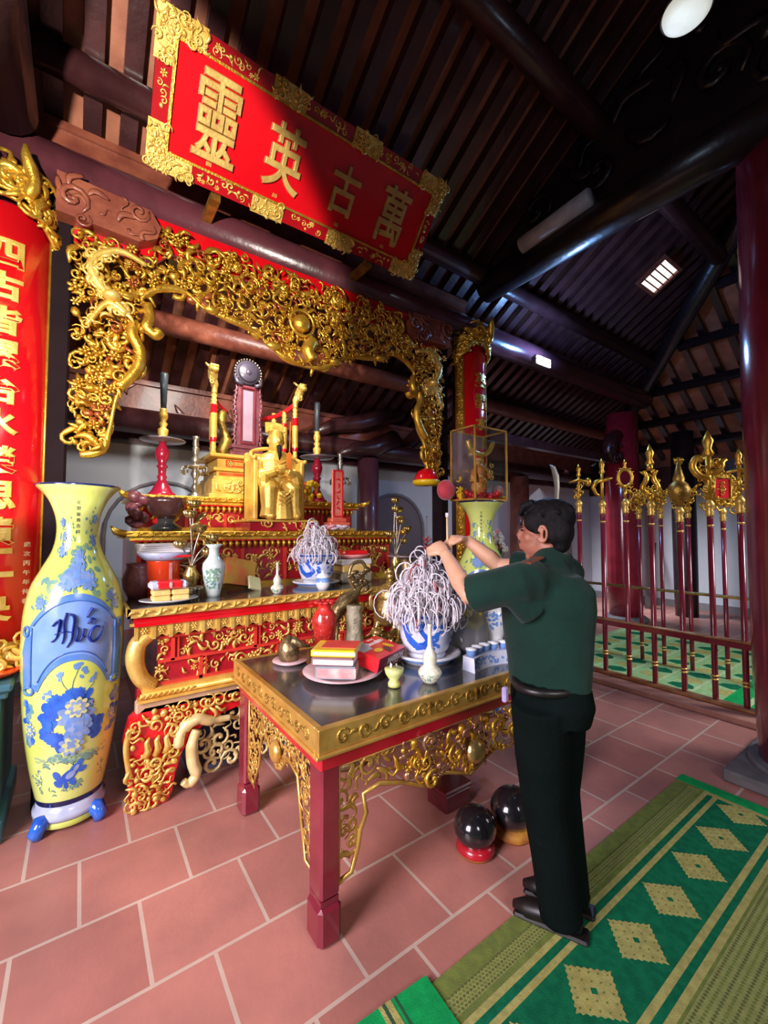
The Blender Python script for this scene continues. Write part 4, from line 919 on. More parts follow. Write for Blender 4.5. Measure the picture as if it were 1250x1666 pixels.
for x,y,r in ((.60,3.02,.035),(.655,3.05,.03),(.56,3.08,.03)):
    lathe_thing('silver_cup',[(.001,0),(r*.6,0),(r*.3,.02),(r,.05),(r*1.05,.075),(r*.9,.07),(.001,.03)],x,y,zA,SILV,'small silvered cup, the '+('front','rightmost','leftmost')[0 if r>.033 else (1 if x>.6 else 2)]+' of three between the yellow cakes and celadon vase','cup',16,'silvered cups on the main altar')

# ================================================================ OFFERING TABLE
random.seed(91)
ot=thing('offering_table','big red lacquered offering table with gilt openwork aprons and black top, foreground','table',(1.60,1.98,0))
X0,X1,Y0,Y1=.74,2.46,1.455,2.53
b=MB(); b.box(X0+.03,X1-.03,Y0+.03,Y1-.03,.80,.826,0); b.build('table_top',BLACK,ot)
b=MB()
b.box(X0,X1,Y0,Y0+.032,.735,.83,0,bev=.004); b.box(X0,X1,Y1-.032,Y1,.735,.83,0,bev=.004); b.box(X0,X0+.032,Y0+.032,Y1-.032,.735,.83,0,bev=.004); b.box(X1-.032,X1,Y0+.032,Y1-.032,.735,.83,0,bev=.004)
b.box(X0-.012,X1+.012,Y0-.012,Y1+.012,.722,.737,0,bev=.004)
ge=b.build('gilt_edge',mat('satin_gilding',(.66,.42,.10),.32,.6,(.5,.28,.06),8,.15,40),ot)
b=MB(); row(b,'scroll',X0+.06,X1-.05,.782,.062,.10,fmap(Y0),0,0,True,-.004,.035); row(b,'leaf',X0+.11,X1-.1,.782,.055,.10,fmap(Y0),0,.4,True,-.004,.03); row(b,'scroll',Y0+.06,Y1-.05,.782,.055,.09,smap(X0),0,0,True,-.004,.03); row(b,'leaf',Y0+.10,Y1-.05,.782,.05,.09,smap(X0),0,.4,True,-.004,.03)
for k in range(5): b.box(X0+.55+.3*k,X0+.56+.3*k,Y0-.008,Y0+.01,.755,.81)
b.build('edge_carving',DGOLD,ge)
b=MB(); b.box(X0+.025,X1-.025,Y0+.025,Y1-.025,.655,.722,0,bev=.006); b.build('red_rail',CRED,ot)
LX,LY=.085,.105
for ix,x in enumerate((X0+.028,X1-.028-LX)):
    for iy,y in enumerate((Y0+.028,Y1-.028-LY)):
        b=MB(); b.box(x,x+LX,y,y+LY,.17,.70,0,bev=.01); 
        b.box(x-.008,x+LX+.008,y-.008,y+LY+.008,.0,.15,0,bev=.016); b.box(x+.004,x+LX-.004,y+.004,y+LY-.004,.15,.17); b.build('leg',MAR,ot)
fa=[(X0+.113,.655),(X0+.113,.20),(.915,.215),(.945,.30),(.955,.36),(.985,.42),(.97,.50),(1.05,.515),(1.18,.475),(1.29,.42),(1.40,.445),(1.48,.42),(1.6,.375)]
fa=fa+[(3.2-u,v) for u,v in fa[::-1][1:]]
m_=fmap(Y0+.055)
b=MB(); 
fr=[(u,v) for u,v in fa[1:-1]]
b.tube([m_(np.array([[u,v,.008]]))[0] for u,v in fr],.010,6)
b.tube([(X0+.113,Y0+.045,.66),(X0+.113,Y0+.045,.20)],.008,6); b.tube([(X0+.113,Y0+.045,.65),(X1-.113,Y0+.045,.65)],.008,6); b.tube([(X1-.113,Y0+.045,.66),(X1-.113,Y0+.045,.20)],.008,6)
for s in (0,1):
    q=lambda P: P if not s else [(3.2-u,v) for u,v in P]
    carve(b,q([(X0+.12,.64),(X0+.12,.22),(.90,.22),(.95,.42),(.96,.52),(1.13,.52),(1.17,.64)]),m_,.05,.09,2.2,0,('scroll','flame','leaf'),depth=.35)
b.build('front_apron',mat('satin_gilding',(.66,.42,.10)),ot)
b=MB(); carve(b,[(1.13,.64),(1.12,.53),(1.2,.48),(1.3,.44),(1.42,.455),(1.5,.43),(1.6,.39),(1.7,.43),(1.78,.455),(1.9,.44),(2.0,.48),(2.08,.53),(2.07,.64)],m_,.045,.09,3.0,0,('scroll','leaf','flower','blob','flame'),w=.01,jit=.03,m2=1,p2=.35)
rs=b.build('relief_swag',[GOLD,mat('purple_tinged_gilding',(.42,.22,.12),.25,.7,None,9)],ot)
b=MB(); b.sph((1.60,Y0+.02,.497),(.062,.05,.062),0,20,14); b.build('gilt_boss',BRASS,rs)
sp=[(2.38,.655),(2.38,.22),(2.30,.22),(2.22,.36),(2.18,.52),(2.12,.55),(2.02,.47),(1.97,.45),(1.92,.47),(1.84,.55),(1.74,.52),(1.70,.36),(1.66,.22),(1.60,.22),(1.60,.655)]
m_=smap(X0+.055); b=MB(); b.tube([m_(np.array([[u,v,.006]]))[0] for u,v in sp[1:-1]],.008,6); b.tube([(X0+.05,1.6,.65),(X0+.05,2.38,.65)],.008,6)
carve(b,sp,m_,.045,.085,2.6,0,('scroll','flame','leaf','flower'),depth=.5); b.sph((X0+.04,1.97,.53),(.03,.05,.05))
for u in (1.605,2.385): b.tube([(X0+.05,u,.65),(X0+.05,u,.22)],.008,6)
b.build('side_apron',mat('satin_gilding',(.66,.42,.10)),ot)
b=MB(); m_=gmap((X1-.055,0,0),(0,1,0),(0,0,1),(1,0,0)); carve(b,sp,m_,.05,.09,1.6,0,('scroll','leaf'),depth=.5); b.build('side_apron',mat('satin_gilding',(.66,.42,.10)),ot)

# ================================================================ THINGS ON THE OFFERING TABLE
zT=.83; 
scallop(1.665,1.90,zT-.003,.20,.05,'scalloped blue and white stand under the large incense bowl')
censer(1.665,1.90,zT+.020,1.0,.28,.38,900,'large blue and white incense bowl painted with a dragon, on the offering table','large cone of curled white incense ash in the big bowl under the man\'s hands',82,None)
t=thing('incense_holder','thin dark T-topped metal pin rising from the cone of incense ash','pin',(1.60,1.82,1.42))
b=MB(); b.tube([(1.60,1.82,1.35),(1.60,1.82,1.655)],.004,6); b.tube([(1.585,1.81,1.655),(1.615,1.83,1.655)],.003,6); b.build('pin',STONE,t)
b=MB(); random.seed(4)
for k in range(12):
    a=random.uniform(0,6.28); b.tube([(1.60,1.82,1.47+.01*k/2),(1.60+.03*math.cos(a),1.82+.03*math.sin(a),1.475+.01*k/2+.02*random.random())],[.007,.002],5)
b.build('red_paper_star',mat('dark_red_paper',(.20,.015,.02),.6),t)
gourd(1.425,1.60,zT-.003,.68,'cream gourd-shaped wine bottle painted with flowers, in front of the large incense bowl')
t=thing('candle_glass','small footed glass of yellow wax with a red sticker, near the table edge','candle',(1.245,1.655,zT))
def glass(name,col=(.9,.92,.9)):
    if name in MATS: return MATS[name]
    m=bpy.data.materials.new(name); m.use_nodes=True; nt=m.node_tree; N=nt.nodes; L=nt.links
    N.remove(N['Principled BSDF']); tr=N.new('ShaderNodeBsdfTransparent'); tr.inputs[0].default_value=(*col,1)
    gl=N.new('ShaderNodeBsdfGlossy'); gl.inputs['Roughness'].default_value=.06; mx=N.new('ShaderNodeMixShader'); mx.inputs[0].default_value=.05; L.new(tr.outputs[0],mx.inputs[1]); L.new(gl.outputs[0],mx.inputs[2]); L.new(mx.outputs[0],N['Material Output'].inputs[0]); MATS[name]=m; return m
GLASS=glass('clear_glass')
z=zT-.004
b=MB(); b.lathe([(.001,z),(.035,z),(.034,z+.02),(.026,z+.035),(.045,z+.06),(.052,z+.09),(.046,z+.12),(.036,z+.135)],(1.245,1.655,0),26); b.build('glass',GLASS,t)
b=MB(); b.lathe([(.001,z+.004),(.030,z+.005),(.030,z+.02),(.022,z+.036),(.041,z+.062),(.047,z+.088),(.001,z+.09)],(1.245,1.655,0),26); b.build('wax',mat('yellow_wax',(.74,.74,.20),.4,0,(.66,.7,.3),12),t)
b=MB(); b.lathe([(.0365,z+.01),(.03,z+.04)],(1.245,1.655,0),4,a0=-1.0,a1=-.3); b.build('sticker',SCAR,t)
# five wine cups on a curved stand
t=thing('cup_stand','curved blue and white porcelain stand under the row of small lidded cups','stand',(1.84,1.60,zT))
b=MB(); vs=[];n=14
for i in range(n+1):
    u=i/n; cx=1.70+.33*u; cy=1.60+.035*math.sin(u*PI); 
    for dy,zz in ((-.045,0),(-.04,.075),(.04,.075),(.045,0)): vs.append((cx,cy+dy,zT-.004+zz))
b.add(vs,[(i*4+j,i*4+(j+1)%4,(i+1)*4+(j+1)%4,(i+1)*4+j) for i in range(n) for j in range(4)]+[(0,1,2,3),(n*4,n*4+3,n*4+2,n*4+1)],0,False); b.build('base',mat('blue_white_porcelain',(.5,.56,.72)),t)
b=MB(); random.seed(12)
for k in range(46): inst(b,'petal',1.71+.3*random.random(),zT+.012+.05*random.random(),.022,random.uniform(0,6),lambda a: np.stack([a[:,0],1.60+.035*np.sin((a[:,0]-1.70)/.33*PI)-.0445-a[:,2]+(a[:,1]-zT)*.066,a[:,1]],1),0,1,.001)
b.build('painted_waves',LBLUE,t)
for i in range(5):
    u=(i+.5)/5; x=1.70+.33*u; y=1.60+.035*math.sin(u*PI); z=zT+.071
    c=thing('wine_cup',('leftmost','second','middle','fourth','rightmost')[i]+' of the five small blue and white cups on the curved stand','cup',(x,y,z),'five wine cups')
    b=MB(); b.lathe([(.001,z),(.018,z),(.026,z+.012),(.030,z+.034)],(x,y,0),20); b.build('cup',LBLUE,c)
    b=MB(); b.lathe([(.031,z+.034),(.031,z+.042),(.001,z+.046)],(x,y,0),20); b.build('lid',PORC,c)
# books and box on plate
t=thing('serving_plate','pale pink plate under the pile of books on the offering table','plate',(1.12,2.0,zT))
b=MB(); z=zT-.004; b.lathe([(.001,z),(.12,z),(.20,z+.03),(.205,z+.036),(.12,z+.012),(.001,z+.01)],(1.12,1.93,0),40); b.build('plate',mat('pink_porcelain',(.62,.42,.43),.2,0,None,6,coat=.4),t)
def slab(name,c,L_,Wd,z0,z1,rz,m,label,cat,page=None):
    t=thing(name,label,cat,(c[0],c[1],z0)); R=rotm(0,0,rz)
    b=MB(); b.box(-L_/2,L_/2,-Wd/2,Wd/2,0,z1-z0,0,R=R,o=(c[0],c[1],z0),bev=.004); b.build('cover' if page else 'carton',m,t)
    if page:
        b=MB(); b.box(-L_/2+.01,L_/2+.0015,-Wd/2-.0015,Wd/2-.01,.008,z1-z0-.008,0,R=R,o=(c[0],c[1],z0)); b.build('page_block',page,t)
    return t,R
ra=-.72
slab('marbled_box',(1.10,1.94),.20,.20,zT+.012,zT+.075,ra+.05,GREY,'grey box with a marbled pale side, lowest in the pile on the pink plate','box',mat('marbled_card',(.55,.45,.40),.5,0,(.40,.20,.20),10))
slab('book',(1.09,1.95),.21,.19,zT+.075,zT+.115,ra,mat('mauve_cover',(.24,.13,.15),.4),'mauve-covered book in the middle of the pile on the pink plate','book',PAPER)
t,R=slab('book',(1.10,1.96),.225,.19,zT+.115,zT+.150,ra,YPRT,'yellow book with a red panel on its cover, topmost of the pile','book',mat('cream_pages',(.70,.60,.36),.6))
b=MB(); b.box(-.07,.11,-.05,.09,0,.002,0,R=R,o=(1.10,1.96,zT+.150)); b.build('red_panel',mat('coral_print',(.75,.07,.05),.4),t)
# red chocolate cake carton leaning beside
R=rotm(0,0,.42)@rotm(.20,.0,0); o_=(1.33,1.94,zT+.040)
t=thing('cake_carton','red chocolate cake carton with white lettering, leaning on the pile of books','carton',(1.33,1.95,zT+.02))
b=MB(); b.box(-.14,.14,-.10,.10,0,.075,0,R=R,o=o_,bev=.003); b.build('carton',SCAR,t)
mt=gmap(o_+R@np.array([0,0,.0755]),R@np.array([1,0,0]),R@np.array([0,1,0]),R@np.array([0,0,1])); ms=gmap(o_+R@np.array([0,-.1005,.0375]),R@np.array([1,0,0]),R@np.array([0,0,1]),R@np.array([0,-1,0]))
b=MB(); b.prism(rectp(-.14,.14,-.0375,.0375),ms,0,.0004); b.build('side_panel',PORK,t)
b=MB(); put_text(b,'Chocolate',.03,.045,.036,mt,0,0,.02,.004,.03,wid=.17); put_text(b,'ORION',.04,.078,.014,mt,0,0,.02,.002,.02,wid=.06); put_text(b,'MARRON',.035,.006,.036,ms,0,.0005,.02,.004,.03,wid=.17); put_text(b,'CAKE',.045,-.022,.012,ms,0,.0005,.02,.002,.02,wid=.05); b.build('lettering',PAPER,t)
b=MB(); b.prism([(-.14,.0),(-.05,.0),(-.02,.09),(-.14,.09)],mt,0,.0008); b.build('picture_panel',mat('silver_print',(.45,.48,.52),.3),t)
b=MB()
for k,(u,v) in enumerate(((-.04,-.03),(.02,-.05),(.07,-.025))): inst(b,'petal',u,v,.07,k,mt,k%2,1,.0015)
b.build('cake_picture',[YPRT,mat('chocolate_print',(.12,.04,.02),.4)],t)
# shell-shaped brass on dish
t=thing('brass_cone','dull brass shell-shaped cone on a pink saucer, left of the offering table','ornament',(.99,2.30,zT))
b=MB(); z=zT-.004; b.lathe([(.001,z),(.07,z),(.10,z+.016),(.098,z+.02),(.001,z+.008)],(.99,2.30,0),26); b.build('saucer',mat('pink_porcelain',(.62,.42,.43)),t)
b=MB(); b.lathe([(.001,z+.008),(.05,z+.01),(.062,z+.05),(.058,z+.09),(.035,z+.13),(.012,z+.15),(.001,z+.152)],(.985,2.31,0),22); b.tube([(.99,2.29,z+.13),(1.04,2.27,z+.10),(1.09,2.25,z+.085)],[.03,.02,.004],8); b.build('shell',OBRASS,t)
# red carved vase
t=thing('red_vase','coral-red carved vase with a frilled neck, back left of the offering table','vase',(1.27,2.42,zT)); z=zT-.004
b=MB(); RV=[(.001,0),(.055,0),(.062,.03),(.060,.08),(.075,.15),(.078,.20),(.060,.235),(.040,.255),(.042,.28),(.062,.30),(.058,.302),(.035,.28),(.001,.27)]
b.lathe([(r,z+h) for r,h in RV],(1.27,2.42,0),30); random.seed(31); L=lmap((1.27,2.42,z),[(r,h) for r,h in RV[1:8]],-PI/2)
CORAL=mat('coral_red_glaze',(.58,.030,.022),.35,0,(.46,.018,.014),14,.3,60)
for k in range(90): inst(b,random.choice(('flower','scroll','leaf')),random.uniform(-.2,.2),random.uniform(.02,.22),.04,random.uniform(0,6),L,0,1,-.004,.02)
for k in range(10): a=k*.628; b.sph((1.27+.055*math.cos(a),2.42+.055*math.sin(a),z+.298),(.018,.018,.01),0,7,5)
b.build('vase',CORAL,t)
b=MB(); b.lathe([(.072,z),(.083,z+.05),(.092,z+.14),(.094,z+.2),(.080,z+.235)],(1.27,2.42,0),18); b.build('clear_film',GLASS,t)
# stone vase
t=thing('stone_vase','grey-beige carved square-shouldered stone vase behind the books','vase',(1.49,2.42,zT))
b=MB(); b.lathe([(.001,z),(.07,z),(.065,z+.02),(.055,z+.10),(.058,z+.20),(.05,z+.22),(.055,z+.235),(.055,z+.255),(.001,z+.25)],(1.49,2.42,0),8); b.build('body',VSTONE,t)
random.seed(7); b=MB(); L=lmap((1.49,2.42,z),[(.062,.02),(.055,.1),(.058,.2)],-PI/2-.2)
for k in range(16): inst(b,'scroll',random.uniform(-.06,.06),random.uniform(.03,.19),.04,k,L,0,1,-.006,.02)
b.build('relief',VSTONE,t)
# bronze crane
t=thing('bronze_crane','greenish bronze crane bending its long neck, between the two altars','ornament',(1.55,2.62,.9))
b=MB(); b.tube(sm([(1.42,2.60,.94),(1.46,2.60,1.0),(1.50,2.60,1.06),(1.58,2.60,1.11),(1.64,2.60,1.17),(1.66,2.60,1.23)],5),[.028,.03,.034,.038,.042,.044,.046,.048,.05,.05,.05,.05,.05,.048,.046,.044,.04,.036,.032,.028,.024,.022,.02,.018,.016,.015],10)
b.tube(sm([(1.60,2.60,1.16),(1.56,2.60,1.24),(1.58,2.60,1.33),(1.66,2.60,1.35),(1.70,2.60,1.30)],5),.014,8); b.sph((1.71,2.60,1.29),(.03,.02,.02)); b.tube([(1.73,2.6,1.28),(1.80,2.6,1.23)],[.01,.003],6)
b.tube([(1.47,2.60,1.02),(1.45,2.60,.70),(1.45,2.6,.06)],[.016,.012,.012],8); b.tube([(1.62,2.60,1.10),(1.62,2.60,.70),(1.62,2.6,.06)],[.016,.012,.012],8)
b.lathe([(.001,0),(.17,0),(.16,.05),(.001,.07)],(1.53,2.60,0),24); b.build('body',OBRASS,t)
random.seed(3); b=MB()
for k in range(16): b.sph((1.62+random.uniform(-.06,.10),2.585,1.20+random.uniform(-.06,.08)),(.035,.012,.014),0,7,5,rotm(0,random.uniform(-1,1),0))
b.build('wing_feathers',OBRASS,t)
# bronze lion and tripod censer
t=thing('brass_lion','small brass lion figure lying in front of the tripod censer','ornament',(1.60,2.30,zT)); z=zT-.004
b=MB(); b.sph((1.60,2.26,z+.055),(.07,.045,.04)); b.sph((1.55,2.24,z+.10),(.038,.035,.035)); b.sph((1.525,2.225,z+.09),(.02,.02,.018))
for dx,dy in ((-.05,-.03),(-.05,.03),(.05,-.03),(.05,.03)): b.tube([(1.6+dx,2.26+dy,z+.05),(1.6+dx*1.2,2.25+dy,z+.01)],[.018,.016],7)
b.tube([(1.66,2.26,z+.07),(1.70,2.26,z+.11),(1.68,2.26,z+.14)],[.012,.016,.01],7)
for k in range(14): b.sph((1.56+.03*math.cos(k),2.245+.03*math.sin(k),z+.105+.018*math.sin(k*2.3)),.013,0,6,5)
b.build('figure',BRASS,t)
t=thing('tripod_censer','tall brass tripod censer with a lion-topped lid, left of the large incense bowl','incense burner',(1.72,2.32,zT))
x,y=1.72,2.32
b=MB(); b.lathe([(r,z+h) for r,h in [(.001,.0),(.13,0),(.135,.02),(.11,.04),(.001,.04)]],(x,y,0),26); 
b.lathe([(r,z+h) for r,h in [(.001,.11),(.07,.115),(.105,.15),(.12,.20),(.112,.25),(.095,.275),(.10,.29),(.09,.295),(.001,.29)]],(x,y,0),28)
for k in range(3):
    a=k*2.094+.5; b.tube([(x+.08*math.cos(a),y+.08*math.sin(a),z+.16),(x+.10*math.cos(a),y+.10*math.sin(a),z+.09),(x+.085*math.cos(a),y+.085*math.sin(a),z+.03)],[.035,.022,.025],8)
b.build('bowl',BRASS,t)
for s in (-1,1):
    b=MB(); b.tube(sm([(x+s*.10,y,z+.22),(x+s*.16,y,z+.25),(x+s*.165,y,z+.32),(x+s*.12,y,z+.33)],5),.013,7); b.build('handle',BRASS,t)
b=MB(); b.lathe([(r,z+h) for r,h in [(.095,.295),(.10,.31),(.09,.35),(.06,.385),(.035,.395),(.04,.41),(.001,.415)]],(x,y,0),24)
random.seed(6); L=lmap((x,y,z),[(.098,.30),(.09,.35),(.06,.385)],-PI/2-.5)
for k in range(40): inst(b,'scroll',random.uniform(-.14,.14),random.uniform(.305,.375),.035,k,L,0,1,-.004,.02)
b.sph((x,y,z+.44),(.04,.035,.035)); b.sph((x-.025,y-.02,z+.475),(.026,.026,.024)); 
for k in range(10): b.sph((x-.02+.03*math.cos(k),y-.01+.025*math.sin(k),z+.475+.015*math.sin(2*k)),.011,0,6,5)
b.build('lid',BRASS,t)
# third candlestick with pan, behind
t=thing('bronze_candlestick','bronze candlestick with a wide thin pan, behind the tripod censer','candlestick',(1.95,2.44,zT))
b=MB(); b.lathe([(r,z+h) for r,h in [(.001,0),(.08,0),(.07,.03),(.025,.06),(.04,.12),(.02,.18),(.04,.25),(.05,.30),(.02,.36),(.035,.42),(.03,.46),(.05,.55),(.001,.56)]],(1.95,2.44,0),20); b.build('stem',OBRASS,t)
b=MB(); b.lathe([(.001,z+.55),(.14,z+.56),(.143,z+.568),(.001,z+.562)],(1.95,2.44,0),30); b.build('drip_pan',mat('grey_pan',(.26,.21,.23)),t)
# plastic bag with yellow fruit, blue white vase
t=thing('plastic_bag','clear grey plastic bag of offerings, to the right of the large incense bowl','bag',(2.0,1.86,zT))
def bagmesh():
    b=MB(); prof=[(.12,0),(.14,.05),(.145,.12),(.13,.2),(.10,.26),(.12,.31)]
    vs=[];n=26
    for r,h in prof:
        for j in range(n):
            a=2*PI*j/n; rr=r*(1+.09*math.sin(a*5+h*20)+.05*math.sin(a*9-h*31)); vs.append((2.0+rr*math.cos(a),1.88+rr*.8*math.sin(a),z+h))
    return b.add(vs,[(i*n+j,i*n+(j+1)%n,(i+1)*n+(j+1)%n,(i+1)*n+j) for i in range(len(prof)-1) for j in range(n)]+[tuple(range(n))[::-1]])
def film():
    m=glass('plastic_film_base'); m=m.copy(); m.name='grey_plastic_film'; nt=m.node_tree; N=nt.nodes
    tr=[q for q in N if q.type=='BSDF_TRANSPARENT'][0]; tr.inputs[0].default_value=(.78,.78,.77,1)
    df=N.new('ShaderNodeBsdfDiffuse'); df.inputs[0].default_value=(.35,.34,.32,1); mx=N.new('ShaderNodeMixShader'); mx.inputs[0].default_value=.45
    out=N['Material Output']; src=out.inputs[0].links[0].from_socket; nt.links.new(src,mx.inputs[1]); nt.links.new(df.outputs[0],mx.inputs[2]); nt.links.new(mx.outputs[0],out.inputs[0]); return m
bagmesh().build('film',film(),t)
b=MB(); random.seed(2)
for k in range(5): b.sph((1.99+.05*math.cos(k*1.3),1.88+.05*math.sin(k*1.3),z+.22+.02*(k%2)),(.045,.045,.05),0,12,8)
b.build('yellow_fruit',mat('yellow_fruit_skin',(.70,.62,.03),.4),label='cluster of yellow fruit inside the grey plastic bag',cat='fruit')
t=thing('porcelain_vase',"blue and white porcelain vase half hidden behind the man's chest",'vase',(2.16,1.80,zT))
b=MB(); b.lathe([(r,z+h) for r,h in [(.001,0),(.05,0),(.055,.03),(.04,.06),(.06,.12),(.085,.20),(.085,.24),(.05,.28),(.045,.31),(.06,.33),(.001,.32)]],(2.16,1.80,0),26); b.build('body',PORC,t)
b=MB(); L=lmap((2.16,1.80,z),[(.06,.12),(.085,.20),(.085,.24)],-PI/2-.7); random.seed(5)
for k in range(26): inst(b,'petal',random.gauss(-.03,.035),random.uniform(.14,.24),.026,k,L,0,1,.001)
b.build('painted_flower',LBLUE,t)
lathe_thing('porcelain_cup',[(.001,0),(.02,0),(.035,.03),(.04,.05),(.036,.05),(.001,.015)],2.15,1.66,zT-.004,PORC,'small white cup at the right end of the curved cup stand','cup')
# ================================================================ BIG YELLOW VASES
VP=[(.14,.10),(.155,.16),(.185,.32),(.215,.55),(.233,.85),(.235,1.02),(.228,1.15),(.205,1.27),(.16,1.37),(.118,1.46),(.10,1.55),(.105,1.65),(.14,1.75),(.19,1.812),(.20,1.825)]
VPs=[tuple(p) for p in sm(VP,4)]
def peony(b,u,v,s,L,m1,m2,w=.002):
    for ring,(rr,n,sz,m) in enumerate(((.42,9,.55,m1),(.26,7,.5,m2),(.10,4,.4,m1))):
        for k in range(n):
            a=2*PI*k/n+ring*.4; inst(b,'petal',u+rr*s*math.cos(a),v+rr*s*math.sin(a),s*sz,a,L,m,1,w+.0012*ring+.0003*k)
def big_vase(x,y,a0,label,seed,writing):
    random.seed(seed); t=thing('floor_vase',label,'vase',(x,y,0)); LB=.6
    L=lmap((x,y,0),VPs,a0)
    full=VPs+[(.195,1.83),(.16,1.79),(.10,1.70),(.06,1.62)]
    b=MB(); b.lathe(full,(x,y,0),56); b.build('body',YEL,t)
    b=MB(); b.lathe([(.202,1.822),(.203,1.829),(.197,1.832)],(x,y,0),56); b.lathe([(.150,.135),(.158,.165)],(x,y,0),48); b.build('dark_rim',NAVY,t)
    b=MB(); b.lathe([(.001,.05),(.15,.05),(.165,.07),(.165,.09),(.15,.105),(.15,.135),(.001,.13)],(x,y,0),40); b.build('white_foot',mat('bluish_porcelain',(.45,.52,.68),.2,0,None,8,coat=.4),t)
    b=MB(); b.lathe([(.145,.02),(.16,.03),(.155,.055)],(x,y,0),40,mats=[0,0]); b.build('stand',YEL,t)
    for k in range(4):
        a=a0+PI/4+k*PI/2; c=(x+.165*math.cos(a),y+.165*math.sin(a))
        b=MB(); b.tube([(x+.135*math.cos(a),y+.135*math.sin(a),.07),(c[0],c[1],.07),(x+.195*math.cos(a),y+.195*math.sin(a),.03),(x+.18*math.cos(a),y+.18*math.sin(a),.0)],[.03,.042,.036,.026],9); b.build('foot',BLUE,t)
    p=MB()
    # banner plaque: bent grid between two arcs
    def top(u): return 1.245-.19*min(1,abs(u)/.235)**2.2
    def bot(u):
        a=abs(u); return .905-.155*min(1,a/.165)**2.4 if a<.165 else .75+.02*math.sin((a-.165)/.1*PI)
    n=36;vs=[];mi=[]
    rows=7
    for i in range(n+1):
        u=-.265+.53*i/n
        tt,bb=top(u),bot(u)
        if abs(u)>.24: tt=1.055-(abs(u)-.24)*4
        for j in range(rows+1): 
            q=j/rows; q=(0,.09,.12,.4,.7,.87,.91,1)[j]; vs.append((u,bb+(tt-bb)*q,.004 if j in (0,1,6,7) else .0025))
    V=L(np.array(vs)); k0=p.n; p.V.append(V); p.n+=len(V)
    for i in range(n):
        u=abs(-.265+.53*(i+.5)/n)
        for j in range(rows):
            k=k0+i*(rows+1)+j; p.F.append((k,k+rows+1,k+rows+2,k+1)); p.M.append(0 if (j in (0,5.5,6) or u>.20) else (1 if j in (1,5) and False else 2)); p.S.append(True)
    # inner scroll frame lines
    for s in (-1,1):
        p.tube([L(np.array([[s*.20,z,.006]]))[0] for z in np.linspace(.78,1.08,8)],.006,6,0)
        p.tube([L(np.array([[s*(.235+.018*math.cos(a)),1.06+.025*math.sin(a),.006]]))[0] for a in np.linspace(0,6.3,10)],.006,6,0)
        p.tube([L(np.array([[s*(.215+.03*math.cos(a)),.76+.02*math.sin(a),.006]]))[0] for a in np.linspace(0,6.3,10)],.007,6,0)
    p.tube([L(np.array([[u,top(u)-.035,.005]]))[0] for u in np.linspace(-.19,.19,20)],.0035,6,1)
    p.tube([L(np.array([[u,bot(u)+.045,.005]]))[0] for u in np.linspace(-.16,.16,20)],.0035,6,1)
    bn=p.build('painted_banner',[mat('banner_blue',(.085,.22,.58),.2,0,(.12,.27,.62),12,coat=.5),mat('mid_blue_line',(.05,.16,.50),.2),mat('banner_pale_blue',(.16,.31,.70),.2,0,(.22,.38,.75),6,coat=.5)],t)
    b=MB()
    def cv(cx,cy): return L(np.array([[((20+cx/6.17)-120)*.00275,1.58-(68+cy/6.17)*.00343,.006]]))[0]
    if seed==1:
        for P_,R_ in (([(405,465),(440,430),(480,415),(470,500),(450,570),(405,605)],[.006,.010,.012,.009,.006,.008]),
                      ([(560,365),(600,380),(612,430),(600,520),(590,600),(545,668)],[.010,.013,.013,.011,.009,.003]),([(430,540),(520,520),(600,535)],[.004,.006,.004]),
                      ([(535,350),(515,440),(520,560),(500,630)],[.010,.009,.008,.004]),
                      ([(640,490),(650,530),(630,610),(665,610),(695,560),(700,520)],[.007,.009,.010,.009,.007,.006]),([(705,510),(695,570),(720,590)],[.008,.009,.004]),
                      ([(740,470),(775,425),(815,440),(790,480)],[.006,.008,.006,.003]),([(785,330),(755,360),(728,412)],[.012,.008,.003]),
                      ([(855,510),(820,505),(775,540),(755,600),(790,645),(850,620),(895,560),(925,480)],[.011,.009,.010,.012,.012,.008,.004,.002])):
            Q=sm([cv(*q) for q in P_],4); b.tube(Q,np.interp(np.linspace(0,1,len(Q)),np.linspace(0,1,len(R_)),R_)*1.3,8,0,.4)
    else: put_text(b,writing,.0,1.075,.12,L,0,.004,.008,0,0,shear=.25,cuts=14,wid=.22)
    b.build('writing',mat('deep_blue_ink',(.006,.022,.24),.3,0,None,6),bn)
    b=MB()
    for (u,v,s) in ((0,1.345,.10),(-.035,1.31,.08),(.05,1.31,.08),(.01,1.43,.07),(-.065,1.47,.06),(.075,1.52,.055),(-.07,1.62,.04),(.085,1.64,.045),(-.06,1.545,.04),(-.16,1.20,.045),(.17,1.22,.045),(.20,1.17,.04)):
        k=.235/np.interp(v,[q[1] for q in VPs],[q[0] for q in VPs])
        for j in range(14): inst(b,'petal',(u+random.gauss(0,s*.55))*k,v+random.gauss(0,s*.5),s*.5,random.uniform(0,6.3),L,2,1,.001)
        peony(b,u*k,v,s,L,0,1,.003)
    # large blue flower group
    for j in range(46):
        a=random.uniform(.6,4.6); r=random.uniform(.085,.13); peony(b,-.005+r*math.cos(a)*.95,.60+r*math.sin(a)*1.15,.045,L,3,3,.002) if j%2 else inst(b,'petal',-.01+r*math.cos(a),.60+r*math.sin(a)*1.2,.07,a,L,3,1,.0015)
    for j in range(9): inst(b,'petal',.10+random.uniform(-.03,.04),.52+random.uniform(-.05,.07),.075,random.uniform(0,6),L,3,1,.002)
    peony(b,.02,.62,.13,L,1,0,.005); peony(b,.03,.55,.10,L,0,1,.008); peony(b,.02,.66,.08,L,4,1,.010); peony(b,0,.47,.09,L,1,4,.008)
